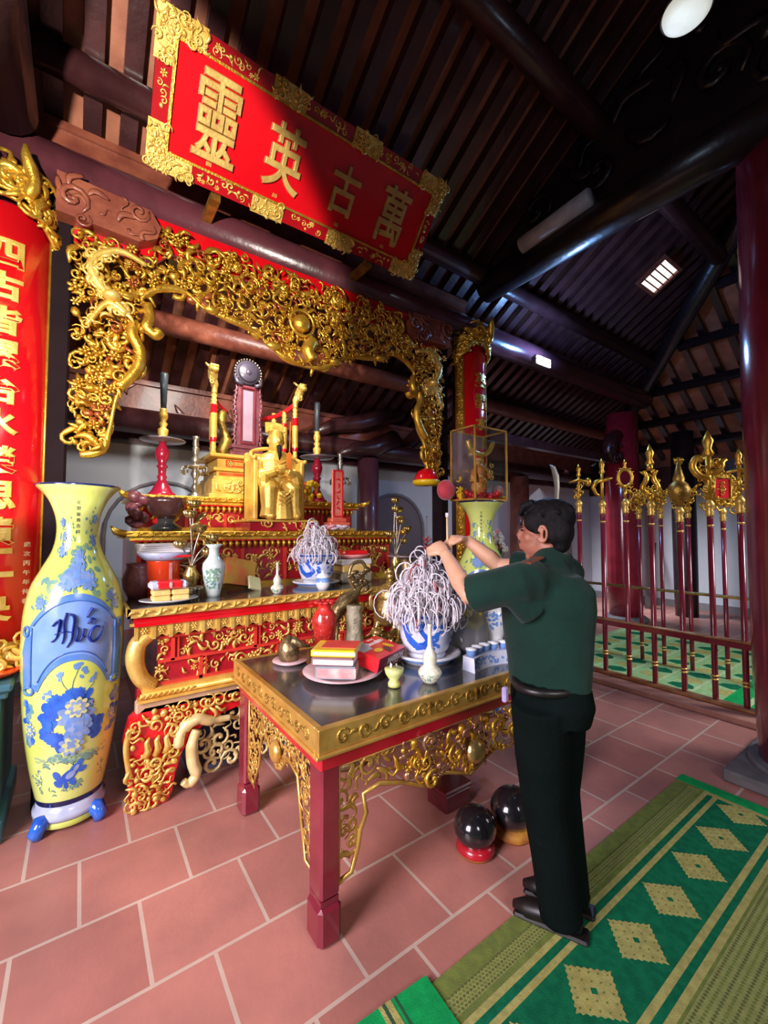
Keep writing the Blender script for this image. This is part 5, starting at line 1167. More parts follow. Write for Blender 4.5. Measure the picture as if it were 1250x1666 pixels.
    for s_ in (-1,1):
        for j in range(26): inst(b,'petal',s_*.235+random.gauss(0,.018),.60+random.uniform(-.12,.10),.05,random.uniform(0,6),L,random.choice((1,3,2)),1,.001)
        peony(b,s_*.215,.56,.05,L,4,0,.003)
    for j in range(44): inst(b,'leaf',.02+random.gauss(0,.06),.385+random.gauss(0,.012),random.uniform(.03,.06),random.uniform(-.4,.4),L,2,1,.0,.004)
    for j in range(60): inst(b,'petal',random.uniform(-.2,.2),.40+random.gauss(0,.012),.02,0,L,5,1,.001)
    # fish-like bird near the foot
    for (u,v,s,a) in ((-.01,.30,.10,.5),(.02,.325,.09,.9),(.045,.35,.06,1.2),(-.05,.28,.06,.1),(-.075,.31,.06,2.2),(-.07,.265,.055,-.7),(.01,.27,.06,-1.0),(.065,.32,.05,.3),(-.025,.25,.04,-1.5)):
        inst(b,'petal',u,v,s,a,L,3,1,.003)
    for (u,v,s,a) in ((0,.305,.06,.5),(.03,.335,.04,.9)): inst(b,'petal',u,v,s,a,L,1,1,.005)
    for j in range(30): inst(b,'leaf',-.005+random.gauss(0,.05),.235+random.gauss(0,.012),.03,random.uniform(-.5,.5),L,2,1,0,.004)
    for j in range(26): inst(b,'leaf',random.choice((-.2,.2,-.17))+random.gauss(0,.02),random.uniform(.22,.34),.025,random.uniform(0,3),L,2,1,0,.004)
    for (u,v) in ((-.06,.83),(.02,.87),(.05,.84),(-.12,.74),(.09,.80)):
        for j in range(6): inst(b,'petal',u+random.gauss(0,.01),v+random.gauss(0,.01),.025,random.uniform(0,6),L,0,1,.002)
    for (P_) in (((-.01,.72),(0,.80),(.02,.86)),((0,.72),(-.04,.78),(-.06,.83)),((.05,.72),(.09,.77),(.09,.80))):
        b.tube([L(np.array([[u,v,.001]]))[0] for u,v in P_],.002,5,2)
    # column of small characters on the neck
    b.build('painted_flowers',[LBLUE,PBLUE,GRNG,BLUE,mat('pale_yellow_glaze',(.62,.68,.30),.2),mat('green_wash',(.38,.55,.28),.2)],t)
    b=MB()
    for k,ch in enumerate('花開富貴吉祥'):
        z=1.73-.032*k; kk=.235/np.interp(z,[q[1] for q in VPs],[q[0] for q in VPs]); put_text(b,ch,.0,z,.020,L,0,.0015,.006,.001,.0,wid=.018*kk)
    b.build('neck_writing',NAVY,t)
    return t
big_vase(-.01,2.98,-PI/2,'tall yellow porcelain floor vase with a lettered blue banner, left of the altar',1,'Đức')
big_vase(2.94,2.60,math.atan2(-2.6,-2.94),"tall yellow porcelain floor vase behind the man's raised hands, carrying the glass case",2,'Phúc')

# glass case on the right vase
gx0,gx1,gy0,gy1,gz0,gz1=2.69,3.10,2.44,2.72,1.834,2.47
gc=thing('glass_case','gold-framed glass case with a small robed figure inside, on the right yellow vase','case',(2.9,2.58,gz0))
b=MB(); f=.014
for x in (gx0,gx1):
    for y in (gy0,gy1): b.box(x-f/2,x+f/2,y-f/2,y+f/2,gz0,gz1,0)
for z in (gz0+f/2,gz1-f/2):
    for y in (gy0,gy1): b.box(gx0,gx1,y-f/2,y+f/2,z-f/2,z+f/2,0)
    for x in (gx0,gx1): b.box(x-f/2,x+f/2,gy0,gy1,z-f/2,z+f/2,0)
b.build('frame',mat('satin_gilding',(.66,.42,.10)),gc)
b=MB(); 
b.box(gx0,gx1,gy0-.002,gy0+.002,gz0,gz1); b.box(gx0-.002,gx0+.002,gy0,gy1,gz0,gz1); b.box(gx1-.002,gx1+.002,gy0,gy1,gz0,gz1); b.box(gx0,gx1,gy0,gy1,gz1-.004,gz1); b.build('glass',GLASS,gc)
b=MB(); b.box(gx0,gx1,gy1-.004,gy1,gz0,gz1); b.build('back_panel',mat('case_back',(.22,.16,.22),.5,0,(.3,.22,.25),4),gc)
b=MB(); b.box(gx0+.005,gx1-.005,gy0+.005,gy1-.005,gz0,gz0+.02); random.seed(5)
for k in range(40): b.sph((random.uniform(gx0+.03,gx1-.03),random.uniform(gy0+.03,gy1-.03),gz0+.025+random.uniform(0,.05)),(.03,.02,.025),0,7,5,rotm(k,k,k))
b.build('red_cloth_bed',SCAR,gc)
cx,cy=2.89,2.58
fg=thing('temple_figure','small red and orange robed figure with a ribbon arc, standing inside the glass case','figurine',(cx,cy,gz0+.07))
b=MB(); b.lathe([(.05,1.90),(.07,1.95),(.05,2.05),(.055,2.12),(.03,2.17)],(cx,cy,0),14,cap=True); b.tube([(cx-.03,cy,2.13),(cx-.09,cy-.02,2.09),(cx-.10,cy-.03,2.0)],[.025,.02,.035],8); b.tube([(cx+.03,cy,2.13),(cx+.09,cy-.02,2.12),(cx+.11,cy-.03,2.04)],[.025,.02,.03],8); b.build('robe',mat('orange_robe',(.62,.16,.04),.5,0,(.7,.35,.08),20),fg)
b=MB(); b.sph((cx,cy,2.20),(.028,.03,.035)); b.build('head',SKIN,fg)
b=MB(); 
for k in range(7): b.tube([(cx,cy,2.23),(cx+.03*(k-3),cy-.02,2.29+.02*(k%2))],[.014,.004],6)
b.sph((cx,cy,2.235),(.04,.035,.016)); b.build('headdress',SCAR,fg)
b=MB(); b.tube(sm([(cx-.17,cy-.03,2.36),(cx-.13,cy-.04,2.27),(cx,cy-.05,2.245),(cx+.10,cy-.04,2.29),(cx+.16,cy-.03,2.37)],5),.022,8)
for k in range(10): inst(b,'scroll',cx+random.uniform(-.1,.1),random.uniform(1.93,2.2),.05,k,fmap(cy-.06))
b.lathe([(.03,1.88),(.05,1.90),(.03,1.92)],(cx,cy,0),12,cap=True); b.build('ribbon',PGOLD,fg)
t=thing('red_cushion','rounded red velvet bundle resting on the vase rim, left of the glass case','cushion',(2.60,2.66,1.834))
b=MB(); b.sph((2.575,2.67,1.925),(.088,.07,.09),0,24,16); b.build('bundle',mat('rose_velvet',(.58,.05,.07),.8,0,(.45,.03,.05),14,sheen=.4),t)
b=MB(); random.seed(9)
for k in range(16): inst(b,random.choice(('flower','leaf')),2.66+random.uniform(-.02,.03),1.86+random.uniform(0,.18),.05,k,fmap(2.60),0,1,0,.03)
b.build('gold_trim',YPRT,t)
t=thing('pink_ornament','pink and yellow cloth rosette on the right side of the glass case','ornament',(3.17,2.60,1.86))
b=MB(); b.sph((3.15,2.58,1.93),(.05,.06,.06)); b.build('rosette',PINK,t); b=MB(); b.sph((3.17,2.56,1.875),(.06,.05,.02)); b.build('trim',YPRT,t)

t=thing('flower_vase',"tall floor vase of white flowers behind the man, beside the right yellow vase",'flowers',(3.47,2.86,0))
b=MB(); b.lathe([(.001,0),(.08,0),(.10,.2),(.12,.6),(.07,.95),(.06,1.1),(.09,1.2),(.001,1.19)],(3.47,2.86,0),20); b.build('vase',PORC,t)
b=MB(); s_=MB(); random.seed(14)
for k in range(22):
    p=(3.47+random.gauss(0,.06),2.86+random.gauss(0,.05),1.46+random.uniform(-.1,.12)); s_.tube([(3.47,2.86,1.17),p],.004,5)
    for q in range(5): b.sph((p[0]+.018*math.cos(q*1.26),p[1]-.01,p[2]+.018*math.sin(q*1.26)),(.015,.01,.015),0 if k%4 else 1,6,4)
b.build('blossoms',[PAPER,PINK],t); s_.build('stems',mat('green_stem',(.05,.14,.04),.6),t)
# ================================================================ RUGS
def rug_poly(b,pts,m,z0=.0,z1=.008): b.prism(pts,hmap(0),z0,z1,m)
b=MB(); RX0,RX1=.98,3.18
rug_poly(b,rectp(RX0,RX1,-.6,1.155),0)
e=.0095
rug_poly(b,rectp(RX0+.02,RX1-.1,1.03,1.085),4,.008,e)            # dotted straw band
for (y0,y1,m) in ((.985,1.008,1),(.935,.958,1),(.66,.685,1),(.61,.635,1)): rug_poly(b,rectp(RX0+.02,RX1-.06,y0,y1),m,.008,e)
rug_poly(b,rectp(RX0+.02,RX1-.06,.958,.985),2,.008,e-.0004); rug_poly(b,rectp(RX0+.02,RX1-.06,.635,.66),2,.008,e-.0004)
rug_poly(b,rectp(RX0+.02,RX1-.06,.685,.935),2,.008,e-.0006)
rug_poly(b,rectp(RX0+.02,RX1-.06,.40,.60),4,.008,e)
rug_poly(b,rectp(RX0+.02,RX1-.06,.10,.37),2,.008,e)
rug_poly(b,rectp(RX1-.075,RX1+.01,-.6,1.16),3,.004,.011)
rug_poly(b,rectp(RX1-.11,RX1-.08,-.6,1.0),1,.008,e+.0004)
random.seed(4)
for i in range(130):   # woven dots
    for j,y in enumerate((1.036,1.048,1.06,1.072,1.084)):
        x=RX0+.03+i*.0162+(.008 if j%2 else 0)
        if x<RX1-.12: rug_poly(b,[(x-.006,y),(x,y-.005),(x+.006,y),(x,y+.005)],0 if j%2 else 5,.0095,.0112)
    for j in range(9):
        x=RX0+.03+i*.0162+(.008 if j%2 else 0); y=.42+.021*j
        if x<RX1-.12: rug_poly(b,[(x-.006,y),(x,y-.006),(x+.006,y),(x,y+.006)],0 if j%2 else 5,.0095,.0112)
for k in range(-1,6):   # diamonds with stepped edges
    cx=1.462+k*.308; cy=.812
    if cx-.12<RX0: continue
    pts=[];N=7
    for q in range(4):
        A_=[(.0,.112),(.112,.0),(0,-.112),(-.112,0)]; p0=A_[q];p1=A_[(q+1)%4]
        for i in range(N):
            t0=i/N; x=p0[0]+(p1[0]-p0[0])*t0; y=p0[1]+(p1[1]-p0[1])*t0; pts.append((cx+x*1.02,cy+y)); 
            x2=p0[0]+(p1[0]-p0[0])*(t0+.55/N); y2=p0[1]+(p1[1]-p0[1])*(t0+.55/N); pts.append((cx+x2*.93,cy+y2*.93))
    rug_poly(b,[(x,y) for x,y in pts if x<RX1-.08] if cx+.1>RX1-.08 else pts,1,.0084,.0108)
    if cx<RX1-.1:
        rug_poly(b,[(cx-.014,cy),(cx,cy-.014),(cx+.014,cy),(cx,cy+.014)],2,.0108,.0115)
        for i in range(-4,5):
            for j in range(-4,5):
                if abs(i)+abs(j)<=4 and (i or j) and (i+j)%2==0: x,y=cx+i*.022,cy+j*.022; rug_poly(b,[(x-.006,y),(x,y-.004),(x+.006,y),(x,y+.004)],0,.0108,.0113)
b.build('floor_rug',[OLIVE,STRAW,GREEN,BGREEN,mat('rug_yellow_green',(.27,.30,.085),.95,0,(.22,.25,.07),40,.4,300),mat('rug_dark_olive',(.10,.12,.03),.95)],label='long green and olive woven rug with straw diamonds, under the man',cat='rug')
b=MB(); 
rot=lambda P,a=-.06: [(.86+(x-.86)*math.cos(a)-(y-1.1)*math.sin(a),1.1+(x-.86)*math.sin(a)+(y-1.1)*math.cos(a)) for x,y in P]
rug_poly(b,rot(rectp(.70,1.02,-.6,1.19)),0,.008,.018)
for x0,x1,m in ((.72,.735,1),(.825,.838,1),(.838,.85,2),(.85,.872,1),(.885,.892,2)): rug_poly(b,rot(rectp(x0,x1,-.6,1.19)),m,.018,.0195)
b.build('floor_rug',[BGREEN,STRAW,mat('rug_dark_stripe',(.02,.07,.03),.95)],label='bright green striped rug end overlapping the long rug at the bottom of the photo',cat='rug')
b=MB(); rug_poly(b,rectp(4.85,7.1,.9,3.35),0); random.seed(3)
for i in range(9):
    for j in range(7):
        x=5.0+i*.24+(.12 if j%2 else 0); y=1.15+j*.32
        if x<7.0: rug_poly(b,[(x-.10,y),(x-.04,y-.11),(x+.05,y-.08),(x+.10,y),(x+.04,y+.1),(x-.05,y+.12)],(1,2)[(i+j)%2],.008,.0095)
for j in range(8): rug_poly(b,rectp(4.88,7.05,1.02+j*.32,1.05+j*.32),3,.008,.009)
rug_poly(b,rectp(4.85,7.1,.9,1.42),4,.008,.0105); rug_poly(b,rectp(4.85,7.1,1.22,1.27),3,.0105,.012)
b.build('floor_rug',[MINT,GREEN,STRAW,mat('rug_pale_green',(.42,.55,.27),.95),BGREEN],label='pale green patterned rug on the floor behind the weapon rack',cat='rug')

# ================================================================ WEAPON RACK
b=MB(); b.box(4.38,4.74,.9,3.6,0,.05,0,bev=.006); b.build('floor_kerb',mat('kerb_tile',(.42,.20,.15),.5,0,(.34,.15,.11),5,.2,30),label='low pinkish kerb step under the weapon rack',cat='kerb')
rk=thing('weapon_rack','maroon and brass railing holding the front row of ceremonial poles','rack',(4.6,2.2,.05))
b=MB(); b.box(4.56,4.64,.98,3.5,.05,.085,0,bev=.008); b.box(4.57,4.63,.98,3.5,.615,.64,0,bev=.008); b.build('rail',mat('copper_brass_rail',(.60,.33,.15),.25,.7,(.45,.2,.08),10),rk)
b=MB(); b.box(4.575,4.625,.98,3.5,.57,.615,0); b.build('rail_board',MAR,rk)
for y in (1.06,3.45):
    b=MB(); b.box(4.555,4.645,y-.045,y+.045,.05,.66,0,bev=.008); b.build('post',MAR,rk)
rk2=thing('weapon_rack','second railing behind, with a yellow brass bar holding the rear row of poles','rack',(5.6,1.9,0))
b=MB(); b.box(5.57,5.63,1.0,3.2,.855,.885,0,bev=.006); b.build('rail',BRASS,rk2)
for y in (1.05,3.15):
    b=MB(); b.box(5.56,5.64,y-.03,y+.03,0,.86,0,bev=.006); b.build('post',MAR,rk2)
CFACE=None
def pole(name,x,y,zt,label,head,r=.024,z0=.085):
    t=thing(name,label,'ceremonial weapon',(x,y,z0))
    b=MB(); b.lathe([(r*.85,z0),(r,z0+.02),(r,zt-.02)],(x,y,0),12,cap=True); sh=b.build('shaft',MAR,t)
    b=MB()
    for zz in (z0+.17,z0+.2,zt-.24): b.lathe([(r,zz),(r*1.35,zz+.008),(r,zz+.016)],(x,y,0),12)
    b.lathe([(r,zt-.15),(r*1.5,zt-.14),(r*1.1,zt-.125),(r*1.5,zt-.11),(r*1.0,zt-.09),(r*1.5,zt-.06),(r*1.7,zt-.04),(r*1.1,zt-.015),(r*.8,zt)],(x,y,0),14,cap=True); b.build('collar',PGOLD,sh)
    mp=gmap((x,y,zt),(.62,-.78,0),(0,0,1),(-.78,-.62,0)); b=MB(); head(b,mp,zt); b.build('head',[GOLD,SCAR,mat('bone_blade',(.62,.58,.48),.3,.2),DGOLD],t); return t
def P3(mp,L_): return [mp(np.array([q],float))[0] for q in L_]
def tip(b,mp,z,s=1,m=0): b.tube(P3(mp,[(0,z,0),(0,z+.02*s,0),(0,z+.05*s,0),(0,z+.09*s,0),(0,z+.15*s,0)]),[.012*s,.03*s,.016*s,.028*s,.002],8,m,.6)
def h_sabre(b,mp,z): b.tube(P3(mp,[(0,0,0),(.0,.12,0),(.01,.28,0),(.0,.42,0),(-.03,.52,0),(-.07,.56,0)]),[.03,.028,.034,.04,.03,.006],8,2,.35)
def h_axe(b,mp,z):
    b.tube(P3(mp,[(0,0,0),(0,.26,0)]),.016,8); tip(b,mp,.26,1.0); b.tube(P3(mp,[(-.10,.20,0),(0,.23,0),(.09,.20,0)]),[.03,.04,.04],8,0,.4); b.sph(P3(mp,[(.10,.20,0)])[0],(.035,.035,.05))
    for k in range(6): inst(b,'scroll',.02*(k%3-1),.03+.03*k,.07,k,mp)
def h_hook(b,mp,z):
    b.tube(P3(mp,[(0,0,0),(0,.30,0)]),.017,8); tip(b,mp,.28,1.2); b.tube(P3(mp,[(0,.22,0),(-.06,.20,0),(-.09,.14,0),(-.06,.07,0),(-.02,.05,0)]),[.02,.026,.022,.016,.01],8); b.tube(P3(mp,[(0,.21,0),(.06,.23,0),(.11,.24,0)]),[.018,.022,.005],8)
def h_ring(b,mp,z):
    b.tube(P3(mp,[(0,0,0),(0,.12,0)]),[.012,.018],8); b.tube(P3(mp,[(.065*math.sin(a),.22-.09*math.cos(a),0) for a in np.linspace(0,6.283,21)]),.018,7)
    for k in range(12): a=k*.5236; inst(b,'leaf',.078*math.sin(a),.22-.10*math.cos(a),.05,PI-a,mp)
    tip(b,mp,.31,.7)
def h_lyre(b,mp,z):
    b.tube(P3(mp,[(0,0,0),(0,.06,0)]),.03,8)
    for s in (-1,1): b.tube(P3(mp,sm([(0,.05,0),(s*.07,.12,0),(s*.03,.22,0),(s*.055,.30,0)],4)),[.02]*4+[.026]*5+[.02]*4,7)
    b.tube(P3(mp,[(0,.30,0),(0,.36,0)]),.03,8); tip(b,mp,.34,1.5)
    for k in range(16): inst(b,'leaf',random.uniform(-.07,.07),random.uniform(.08,.32),.05,k,mp)
def h_mace(b,mp,z):
    b.tube(P3(mp,[(0,0,0),(0,.04,0),(0,.06,0),(0,.10,0),(0,.16,0),(0,.21,0),(0,.24,0),(0,.26,0),(0,.31,0),(0,.46,0)]),[.03,.035,.06,.085,.095,.075,.045,.05,.036,.003],16,3)
def h_dragon(b,mp,z):
    b.tube(P3(mp,[(0,0,0),(0,.40,0)]),.024,8); tip(b,mp,.38,1.7); random.seed(6)
    b.tube(P3(mp,sm([(0,.2,.02),(-.08,.22,.02),(-.13,.30,.02),(-.10,.38,.02),(-.05,.36,.02)],4)),.03,7); b.tube(P3(mp,sm([(0,.24,.02),(.07,.26,.02),(.10,.33,.02),(.14,.36,0)],4)),[.03]*8+[.02]*4+[.005],7)
    for k in range(26): inst(b,random.choice(('scroll','leaf','flame')),random.uniform(-.09,.09),random.uniform(.08,.36),.075,k,mp)
def h_cloud(b,mp,z):
    random.seed(int(z*1000)); 
    for k in range(34): inst(b,random.choice(('scroll','scroll','leaf','flame')),random.gauss(0,.085),.08+random.gauss(0,.065),.09,k,mp,0,1,random.uniform(-.02,.03))
def h_board(b,mp,z):
    h_cloud(b,mp,z); b.prism([(-.085,.10),(.055,.10),(.055,.30),(-.085,.30)],mp,.02,.05,1); random.seed(4)
    b.tube(P3(mp,[(-.09,.09,.05),(.06,.09,.05),(.06,.31,.05),(-.09,.31,.05),(-.09,.09,.05)]),.012,6)
    for k in range(36): a=k*.175; inst(b,'scroll',-.015+.13*math.cos(a),.2+.15*math.sin(a),.075,k,mp)
    for k in range(4): inst(b,'scroll',-.015,.14+.04*k,.04,k,mp,0,1,.05)
def h_fist(b,mp,z):
    b.tube(P3(mp,[(0,0,0),(0,.24,0)]),.02,8); b.sph(P3(mp,[(0,.27,0)])[0],(.045,.045,.05)); 
    for k in range(5): b.tube(P3(mp,[(-.05+.02*k,.30,.02),(-.05+.02*k,.27,.05)]),.012,6)
XR=4.60
pole('sabre_pole',XR,2.90,1.80,"pole with a pale curved sabre blade, directly behind the man's head",h_sabre)
pole('halberd',XR,2.62,1.92,'axe-headed pole between the sabre and the hooked halberd',h_axe)
pole('halberd',XR,2.355,1.90,'hooked halberd pole in front of the bright maroon column, left one',h_hook)
pole('ring_pole',XR,2.115,1.90,'pole topped by an open gilt ring',h_ring)
pole('lyre_pole',XR,1.875,1.87,'pole topped by a lyre-shaped gilt finial with a tall tip',h_lyre)
pole('mace_pole',XR,1.628,1.80,'pole topped by a round aged-gilt mace with a cone spike',h_mace)
pole('dragon_halberd',XR,1.392,1.85,'tallest pole, topped by a dragon-entwined gilt spearhead',h_dragon)
pole('ring_pole',XR,1.175,1.87,'pole partly hidden by the nearest column at the right edge',h_axe)
pole('cloud_pole',5.6,2.18,1.86,'rear pole with a gilt cloud head, between the lyre and the mace poles',h_cloud,.022,0)
pole('cloud_pole',5.6,1.90,1.86,'rear pole with a gilt cloud head, just right of the mace pole',h_cloud,.022,0)
pole('placard_pole',5.6,1.58,1.82,'rear pole carrying a small red placard in a gilt cloud frame',h_board,.022,0)
pole('fist_pole',5.6,1.98,2.10,'rear pole with a small gilt fist top, between mace and dragon poles',h_fist,.02,0)
pole('cloud_pole',5.6,2.42,1.86,'rear pole with a gilt cloud head, just left of the lyre pole',h_cloud,.022,0)
t=thing('garden_tools','dark fork-headed tool leaning on the far white wall, seen between the poles','tool',(9.55,4.6,0))
b=MB(); b.tube([(9.3,4.75,.02),(9.88,4.9,1.15)],.02,6); 
for k in (-1,0,1): b.tube([(9.86,4.9+.0*k,1.12),(9.88,4.9+.05*k,1.2),(9.9,4.9+.05*k,1.36)],.014,6)
b.build('fork',BLACK,t)
b=MB(); b.tube([(9.3,3.85,.02),(9.85,3.95,1.3)],.025,6); b.box(9.3,9.35,3.8,3.95,0,.25); b.build('leaning_stick',BLACK,label='dark stick leaning on the far wall between the ring and lyre poles',cat='stick')

# ================================================================ WOODEN FISH DRUMS ON THE FLOOR
def mokugyo(x,y,s,m1,label):
    t=thing('wooden_drum',label,'drum',(x,y,0))
    b=MB(); b.lathe([(.001,0),(.10*s,0),(.118*s,.02),(.112*s,.05),(.06*s,.06),(.001,.06)],(x,y,0),26,mats=[1,1,0,0,0]); b.build('cushion',m1,t)
    b=MB(); b.sph((x,y,.150*s),(.135*s,.125*s,.115*s),0,26,18); b.build('drum',mat('glossy_black_wood',(.010,.010,.012),.14,0,None,5,coat=.8),t)
    b=MB(); b.tube([(x-.09*s,y-.06*s,.15*s),(x,y-.118*s,.145*s),(x+.09*s,y-.06*s,.15*s)],.008,6); b.build('slit',BLACK,t)
mokugyo(1.62,1.49,.80,[CRED,mat('amber_cloth',(.50,.28,.02),.7,0,(.35,.12,.02),9)],'black wooden fish drum on a red cushion, left one under the table')
mokugyo(1.87,1.46,.88,[mat('amber_cloth',(.5,.28,.02),.7),mat('amber_cloth',(.5,.28,.02),.7)],"black wooden fish drum on a yellow cushion, beside the man's shins")
t=thing('wooden_box','small dark red wooden box on the floor behind the left drum','box',(1.78,1.83,0))
b=MB(); b.box(1.68,1.88,1.76,1.92,0,.10,0,bev=.01); b.box(1.67,1.89,1.75,1.93,.10,.125,0,bev=.008); b.build('box',DRED,t)

# ================================================================ LAMPS
lp=thing('ceiling_lamp','round pale disc lamp hanging from the dark roof, top right','lamp',(2.61,.82,4.37))
LPX,LPY,LZ=2.61,.82,.15
b=MB(); b.lathe([(.001,4.20),(.08,4.205),(.11,4.225),(.115,4.25)],(LPX,LPY,LZ),40); b.build('diffuser',mat('lamp_diffuser',(.7,.7,.62),.5,emit=(.80,.82,.70),es=.45),lp)
b=MB(); b.lathe([(.115,4.25),(.122,4.24),(.10,4.30),(.03,4.33),(.012,4.36),(.012,zb(.82)-LZ)],(LPX,LPY,LZ),32); b.build('shade',mat('lamp_shade_metal',(.08,.06,.07),.4),lp)
fl=thing('floodlight','glaring white floodlight fixed below the big round beam, right of the verse board','lamp',(4.5,2.98,3.54))
b=MB(); b.box(4.36,4.64,2.98,3.05,3.56,3.66,0,bev=.01); b.box(4.48,4.52,3.02,3.12,3.60,3.70,0); b.build('housing',mat('lamp_shade_metal',(.08,.06,.07)),fl)
b=MB(); b.box(4.37,4.63,2.966,2.98,3.565,3.655,0); b.build('lens',mat('floodlight_lens',(1,1,1),.5,emit=(.86,.93,1),es=60),fl)
light('blue_roof_fill','SPOT',(4.5,2.93,3.60),(4.6,-.9,5.6),45,(.25,.5,1),.08,100,.8)  # added blue fill aimed upward, tinting truss and roof navy
light('disc_lamp_glow','POINT',(2.58,.88,4.1),(0,0,0),2,(.6,.75,1),.12)
light('blue_haze_fill','POINT',(4.5,2.88,3.62),(0,0,0),60,(.16,.42,1),.06)  # extra blue point added at the floodlight, standing in for blue haze
# ================================================================ THE MAN
def V3(*a): return np.array(a,float)
C0=V3(1.556,1.025,0); fw=V3(-.10,.995,0); lf=V3(-.995,-.10,0)     # chest faces the altar
def B(f,l,z): return C0+fw*f+lf*l+V3(0,0,z)
man=thing('person','man in dark green short-sleeved uniform, standing with raised hands at the incense bowl','person',tuple(C0+V3(0,0,.010)))
Ls,Rs=B(0,.175,1.385),B(0,-.175,1.395)
Le,Re=V3(1.290,1.215,1.315),V3(1.640,1.335,1.405)
Lw,Rw=V3(1.345,1.405,1.475),V3(1.535,1.455,1.535)
hf=V3(-.42,.907,0); hl=V3(-.907,-.42,0)
HC=V3(1.578,1.055,1.575)
def Hd(f,l,z): return HC+hf*f+hl*l+V3(0,0,z)
Rh=np.stack([hl,hf,V3(0,0,1)],1)
b=MB()
# legs, pelvis, trunk (under the clothes)
hipL,hipR=B(0,.09,.90),B(0,-.09,.90); knL,knR=V3(1.535,1.04,.49),V3(1.665,1.07,.49); anL,anR=V3(1.578,1.005,.09),V3(1.70,1.045,.09)
for h,k,a in ((hipL,knL,anL),(hipR,knR,anR)):
    b.tube([h,h*.5+k*.5,k,k*.55+a*.45,a],[.085,.075,.055,.052,.036],14); b.tube([a,a+hf*.08-V3(0,0,.04),a+hf*.15-V3(0,0,.05)],[.035,.034,.024],10)
b.tube([B(0,0,.86),B(-.005,0,.98),B(0.01,0,1.10),B(.01,0,1.25),B(0,0,1.36),B(0,0,1.42)],[.14,.13,.135,.15,.14,.08],18,0,.72,fdir=lf)
# neck and head
b.tube([B(0,0,1.38),HC-V3(0,0,.10)-hf*.02,HC-V3(0,0,.05)-hf*.02],[.07,.058,.058],14)
b.sph(Hd(-.012,0,.035),(.076,.096,.085),0,20,14,Rh)
b.sph(Hd(.028,0,-.045),(.058,.066,.072),0,18,12,Rh)
b.tube([Hd(.05,0,-.10),Hd(.07,0,-.095)],[.032,.022],10)            # chin
b.tube([Hd(.088,0,.010),Hd(.099,0,-.018),Hd(.095,0,-.028)],[.009,.015,.012],10)  # nose
for s in (-1,1):
    b.sph(Hd(.052,s*.040,-.028),(.024,.024,.026),0,10,8,Rh); b.sph(Hd(.097,s*.012,-.032),.009,0,8,6)
    b.tube([Hd(.080,s*.015,.022),Hd(.075,s*.045,.024)],[.007,.006],8)
b.tube([Hd(.086,.022,-.060),Hd(.096,0,-.058),Hd(.086,-.022,-.060)],[.006,.009,.006],8); b.tube([Hd(.084,.018,-.072),Hd(.092,0,-.072),Hd(.084,-.018,-.072)],[.006,.009,.006],8)
for s in (-1,1):   # ears
    P=[Hd(-.005+.020*math.cos(a),s*(.078+.008*(1-math.cos(a))*.5),-.012+.033*math.sin(a)) for a in np.linspace(.3,5.9,12)]; b.tube(P,.0065,7); b.sph(Hd(-.004,s*.078,-.014),(.012,.006,.024),0,8,6,Rh)
# arms
for s,e,w in ((Ls,Le,Lw),(Rs,Re,Rw)):
    b.tube([s,s*.5+e*.5,e,e*.7+w*.3,e*.35+w*.65,w],[.058,.050,.040,.042,.034,.026],14)
# hands
def hand(w,d,up,side,curl=1.0,thumb=1):
    d=d/np.linalg.norm(d); up=up-d*(up@d); up/=np.linalg.norm(up); sd=np.cross(d,up)*side
    Mx=np.stack([sd,d,up],1)
    b.tube([w,w+d*.03,w+d*.06,w+d*.085],[.026,.036,.040,.036],12,0,.48,fdir=up)
    for k,(o,l) in enumerate(((-.030,.066),(-.010,.074),(.010,.070),(.029,.056))):
        p=w+d*.082+sd*o; pts=[p-d*.02,p]; a=.25*curl
        q=p.copy()
        for j,fr in enumerate((.45,.32,.26)):
            a+= (.55,.75,.6)[j]*curl; q=q+(d*math.cos(a)-up*math.sin(a))*l*fr; pts.append(q.copy())
        b.tube(pts,[.0105,.0105,.0095,.0085,.0072],9)
    p=w+d*.03-sd*.030; b.tube([p,p-sd*.020+d*.025-up*.010,p-sd*.012+d*.055-up*.026,p+sd*.004+d*.074-up*.034],[.014,.0125,.0105,.0085],9)
hand(Lw,V3(.10,.80,.36),V3(-.5,-.2,.8),1,.75)
hand(Rw,V3(-.90,.30,.02),V3(-.1,.2,.9),1,.95)
body=remeshed(b,'body',[SKIN],.0062,2,man)
# face is in a ruddier light-brown tone than the arms: second slot by height around the head
body.data.materials.append(FSKIN); o0=np.array(man['_o'])
for p in body.data.polygons:
    c=np.array(p.center)+o0
    if c[2]>1.43 and np.linalg.norm((c-HC)[:2])<.13: p.material_index=1
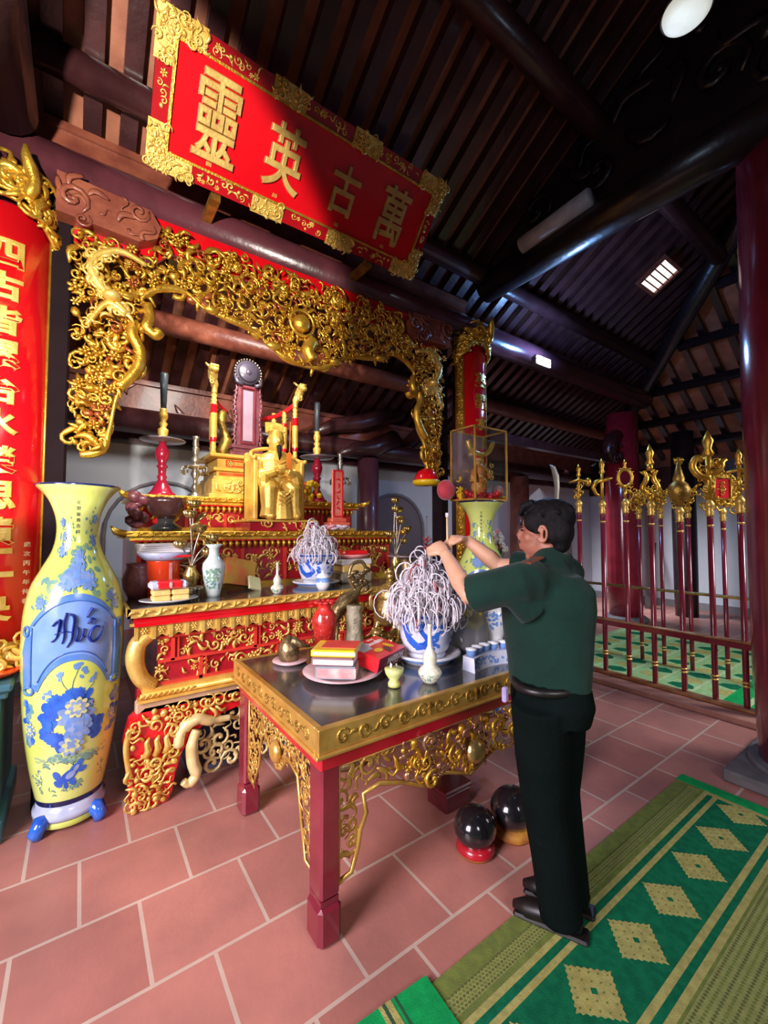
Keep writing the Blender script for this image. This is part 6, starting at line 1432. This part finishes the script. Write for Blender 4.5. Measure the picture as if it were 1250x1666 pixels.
# hair
b=MB(); random.seed(2)
b.sph(Hd(-.022,0,.055),(.087,.104,.082),0,24,16,Rh)
for s in (-1,0,1):
    b.sph(Hd(-.075,s*.045,.0),(.045,.04,.065),0,14,10,Rh); b.sph(Hd(-.068,s*.035,-.055),(.035,.032,.035),0,12,8,Rh)
for s in (-1,1):
    b.sph(Hd(.015,s*.066,.035),(.022,.055,.045),0,12,8,Rh); b.sph(Hd(-.045,s*.064,.0),(.024,.03,.055),0,12,8,Rh); b.tube([Hd(.018,s*.076,.02),Hd(.016,s*.077,-.012)],[.013,.007],8)
for k in range(9): b.tube([Hd(.03,-.05+.0125*k,.118),Hd(.075,-.05+.0125*k,.10),Hd(.088+.006*(k%2),-.05+.013*k,.068)],[.018,.017,.007],8)
for k in range(50):
    a=random.uniform(0,6.28); e=random.uniform(.2,1.2); p=Hd(-.022+.10*math.cos(a)*math.cos(e),.083*math.sin(a)*math.cos(e),.055+.08*math.sin(e)); b.tube([p,p+hf*.02*math.cos(a)+hl*.02*math.sin(a)-V3(0,0,.012)],[.007,.004],6)
remeshed(b,'hair',HAIR,.0055,1,man)
for s in (-1,1):
    e=MB(); e.sph(Hd(.083,s*.03,.004),(.011,.006,.005),0,10,8,Rh); e.build('eye',mat('dark_eye',(.02,.012,.01),.2),man)
    e=MB(); e.tube([Hd(.088,s*.016,.024),Hd(.086,s*.032,.029),Hd(.074,s*.05,.024)],[.003,.004,.002],6); e.build('eyebrow',HAIR,man)
# shirt
b=MB()
b.tube([B(.0,0,.92),B(.005,0,.97),B(.005,0,1.05),B(.01,0,1.17),B(.01,0,1.28),B(0,0,1.36),B(0,0,1.40)],[.158,.166,.172,.186,.196,.182,.13],26,0,.72,fdir=lf)
b.tube([B(0,.10,1.40),Ls+V3(0,0,-.01)],[.075,.078],16); b.tube([B(0,-.10,1.40),Rs+V3(0,0,-.01)],[.075,.078],16)
for s,e,ext in ((Ls,Le,.93),(Rs,Re,.78)):
    b.tube([s*.9+B(0,0,1.38)*.1,s,s*.6+e*.4,s*(1-ext)+e*ext],[.07,.078,.076,.080],18)
b.tube([B(0,.12,1.27),Ls*.8+Le*.2-V3(0,0,.035)],[.07,.055],12); b.tube([B(0,-.12,1.27),Rs*.8+Re*.2-V3(0,0,.035)],[.07,.055],12)
b.tube([B(0,0,1.39),B(-.006,0,1.435),HC-V3(0,0,.105)-hf*.03],[.085,.075,.068],18)
for k,(l,z) in enumerate(((-.06,1.0),(.03,.99))):  # soft cloth folds above the belt
    b.tube([B(-.112,l,z-.02),B(-.118,l+.01,z+.04),B(-.108,l+.03,z+.12)],[.008,.012,.005],8)
b.tube([Ls+V3(.02,.02,-.03),B(0,.09,1.365),B(-.02,0,1.36),B(0,-.09,1.375),Rs+V3(-.01,0,-.02)],[.072,.090,.095,.090,.072],16)
shirt=remeshed(b,'shirt',SHIRT,.009,4,man)
b=MB(); 
P=[HC-V3(0,0,.118)-hf*.028+fw*.070*math.cos(a)+lf*.070*math.sin(a)-V3(0,0,.008*math.cos(a)) for a in np.linspace(.35,5.93,18)]; b.tube(P,.014,8,0,1.6); b.build('collar',SHIRT,shirt)
for s,S_ in ((1,Ls),(-1,Rs)):
    b=MB(); R=np.stack([lf,fw,V3(0,0,1)],1)@rotm(0,s*.18,0); b.box(-.055,.055,-.022,.022,0,.010,0,R=R,o=B(-.005,s*.125,1.456),bev=.004); b.build('shoulder_board',mat('russet_shoulder_board',(.16,.05,.025),.6),shirt)
# trousers, belt, shoes
b=MB(); b.tube([B(0,0,.99),B(0,0,.95),B(-.005,0,.90),B(0,0,.84)],[.154,.162,.168,.155],24,0,.78,fdir=lf)
for h,k,a in ((hipL,knL,anL),(hipR,knR,anR)):
    b.tube([h-V3(0,0,-.01),h*.5+k*.5,k,k*.5+a*.5,a-V3(0,0,.035)],[.105,.102,.090,.084,.082],18)
for k in range(5): b.tube([knL+V3(-.08,-.02,.05*k-.12),knL+V3(-.03,-.075,.05*k-.10),knL+V3(.04,-.08,.05*k-.13)],[.008,.014,.008],7)
trs=remeshed(b,'trousers',PANT,.010,3,man)
b=MB(); b.tube([B(.122*math.cos(a),.164*math.sin(a),.972) for a in np.linspace(0,2*PI,31)],.016,8); b.build('belt',SHOE,trs)
for a in (anL,anR):
    b=MB(); p=V3(a[0],a[1],.052)
    b.tube([p-hf*.075+V3(0,0,.0),p-hf*.03+V3(0,0,.012),p+hf*.05,p+hf*.13-V3(0,0,.012),p+hf*.185-V3(0,0,.02)],[.030,.042,.042,.040,.016],14,0,.9,fdir=V3(0,0,1)); b.box(-.04,.04,-.10,.18,.0,.018,0,R=np.stack([hl,hf,V3(0,0,1)],1),o=(a[0],a[1],.010),bev=.008)
    b.build('shoe',SHOE,man)
b=MB(); p=B(.10,.165,.93); b.box(-.014,.014,-.01,.01,-.03,.03,0,R=np.stack([lf,fw,V3(0,0,1)],1),o=p,bev=.006); b.build('hip_clip',mat('lilac_clip',(.40,.34,.62),.4),trs)
# incense stick held in the fingers
t=thing('incense_stick',"pale incense stick held upright between the man's two hands",'incense stick',(1.415,1.50,1.47))
b=MB(); b.tube([(1.432,1.478,1.47),(1.452,1.500,1.648)],.0055,7); b.build('stick',mat('bamboo_stick',(.66,.48,.26),.6),t); b=MB(); b.tube([(1.452,1.500,1.642),(1.4525,1.501,1.662)],.0085,7); b.build('burning_tip',ASHW,t)

# tidy: drop the bookkeeping property
for o in list(COL.objects):
    if '_o' in o: del o['_o']
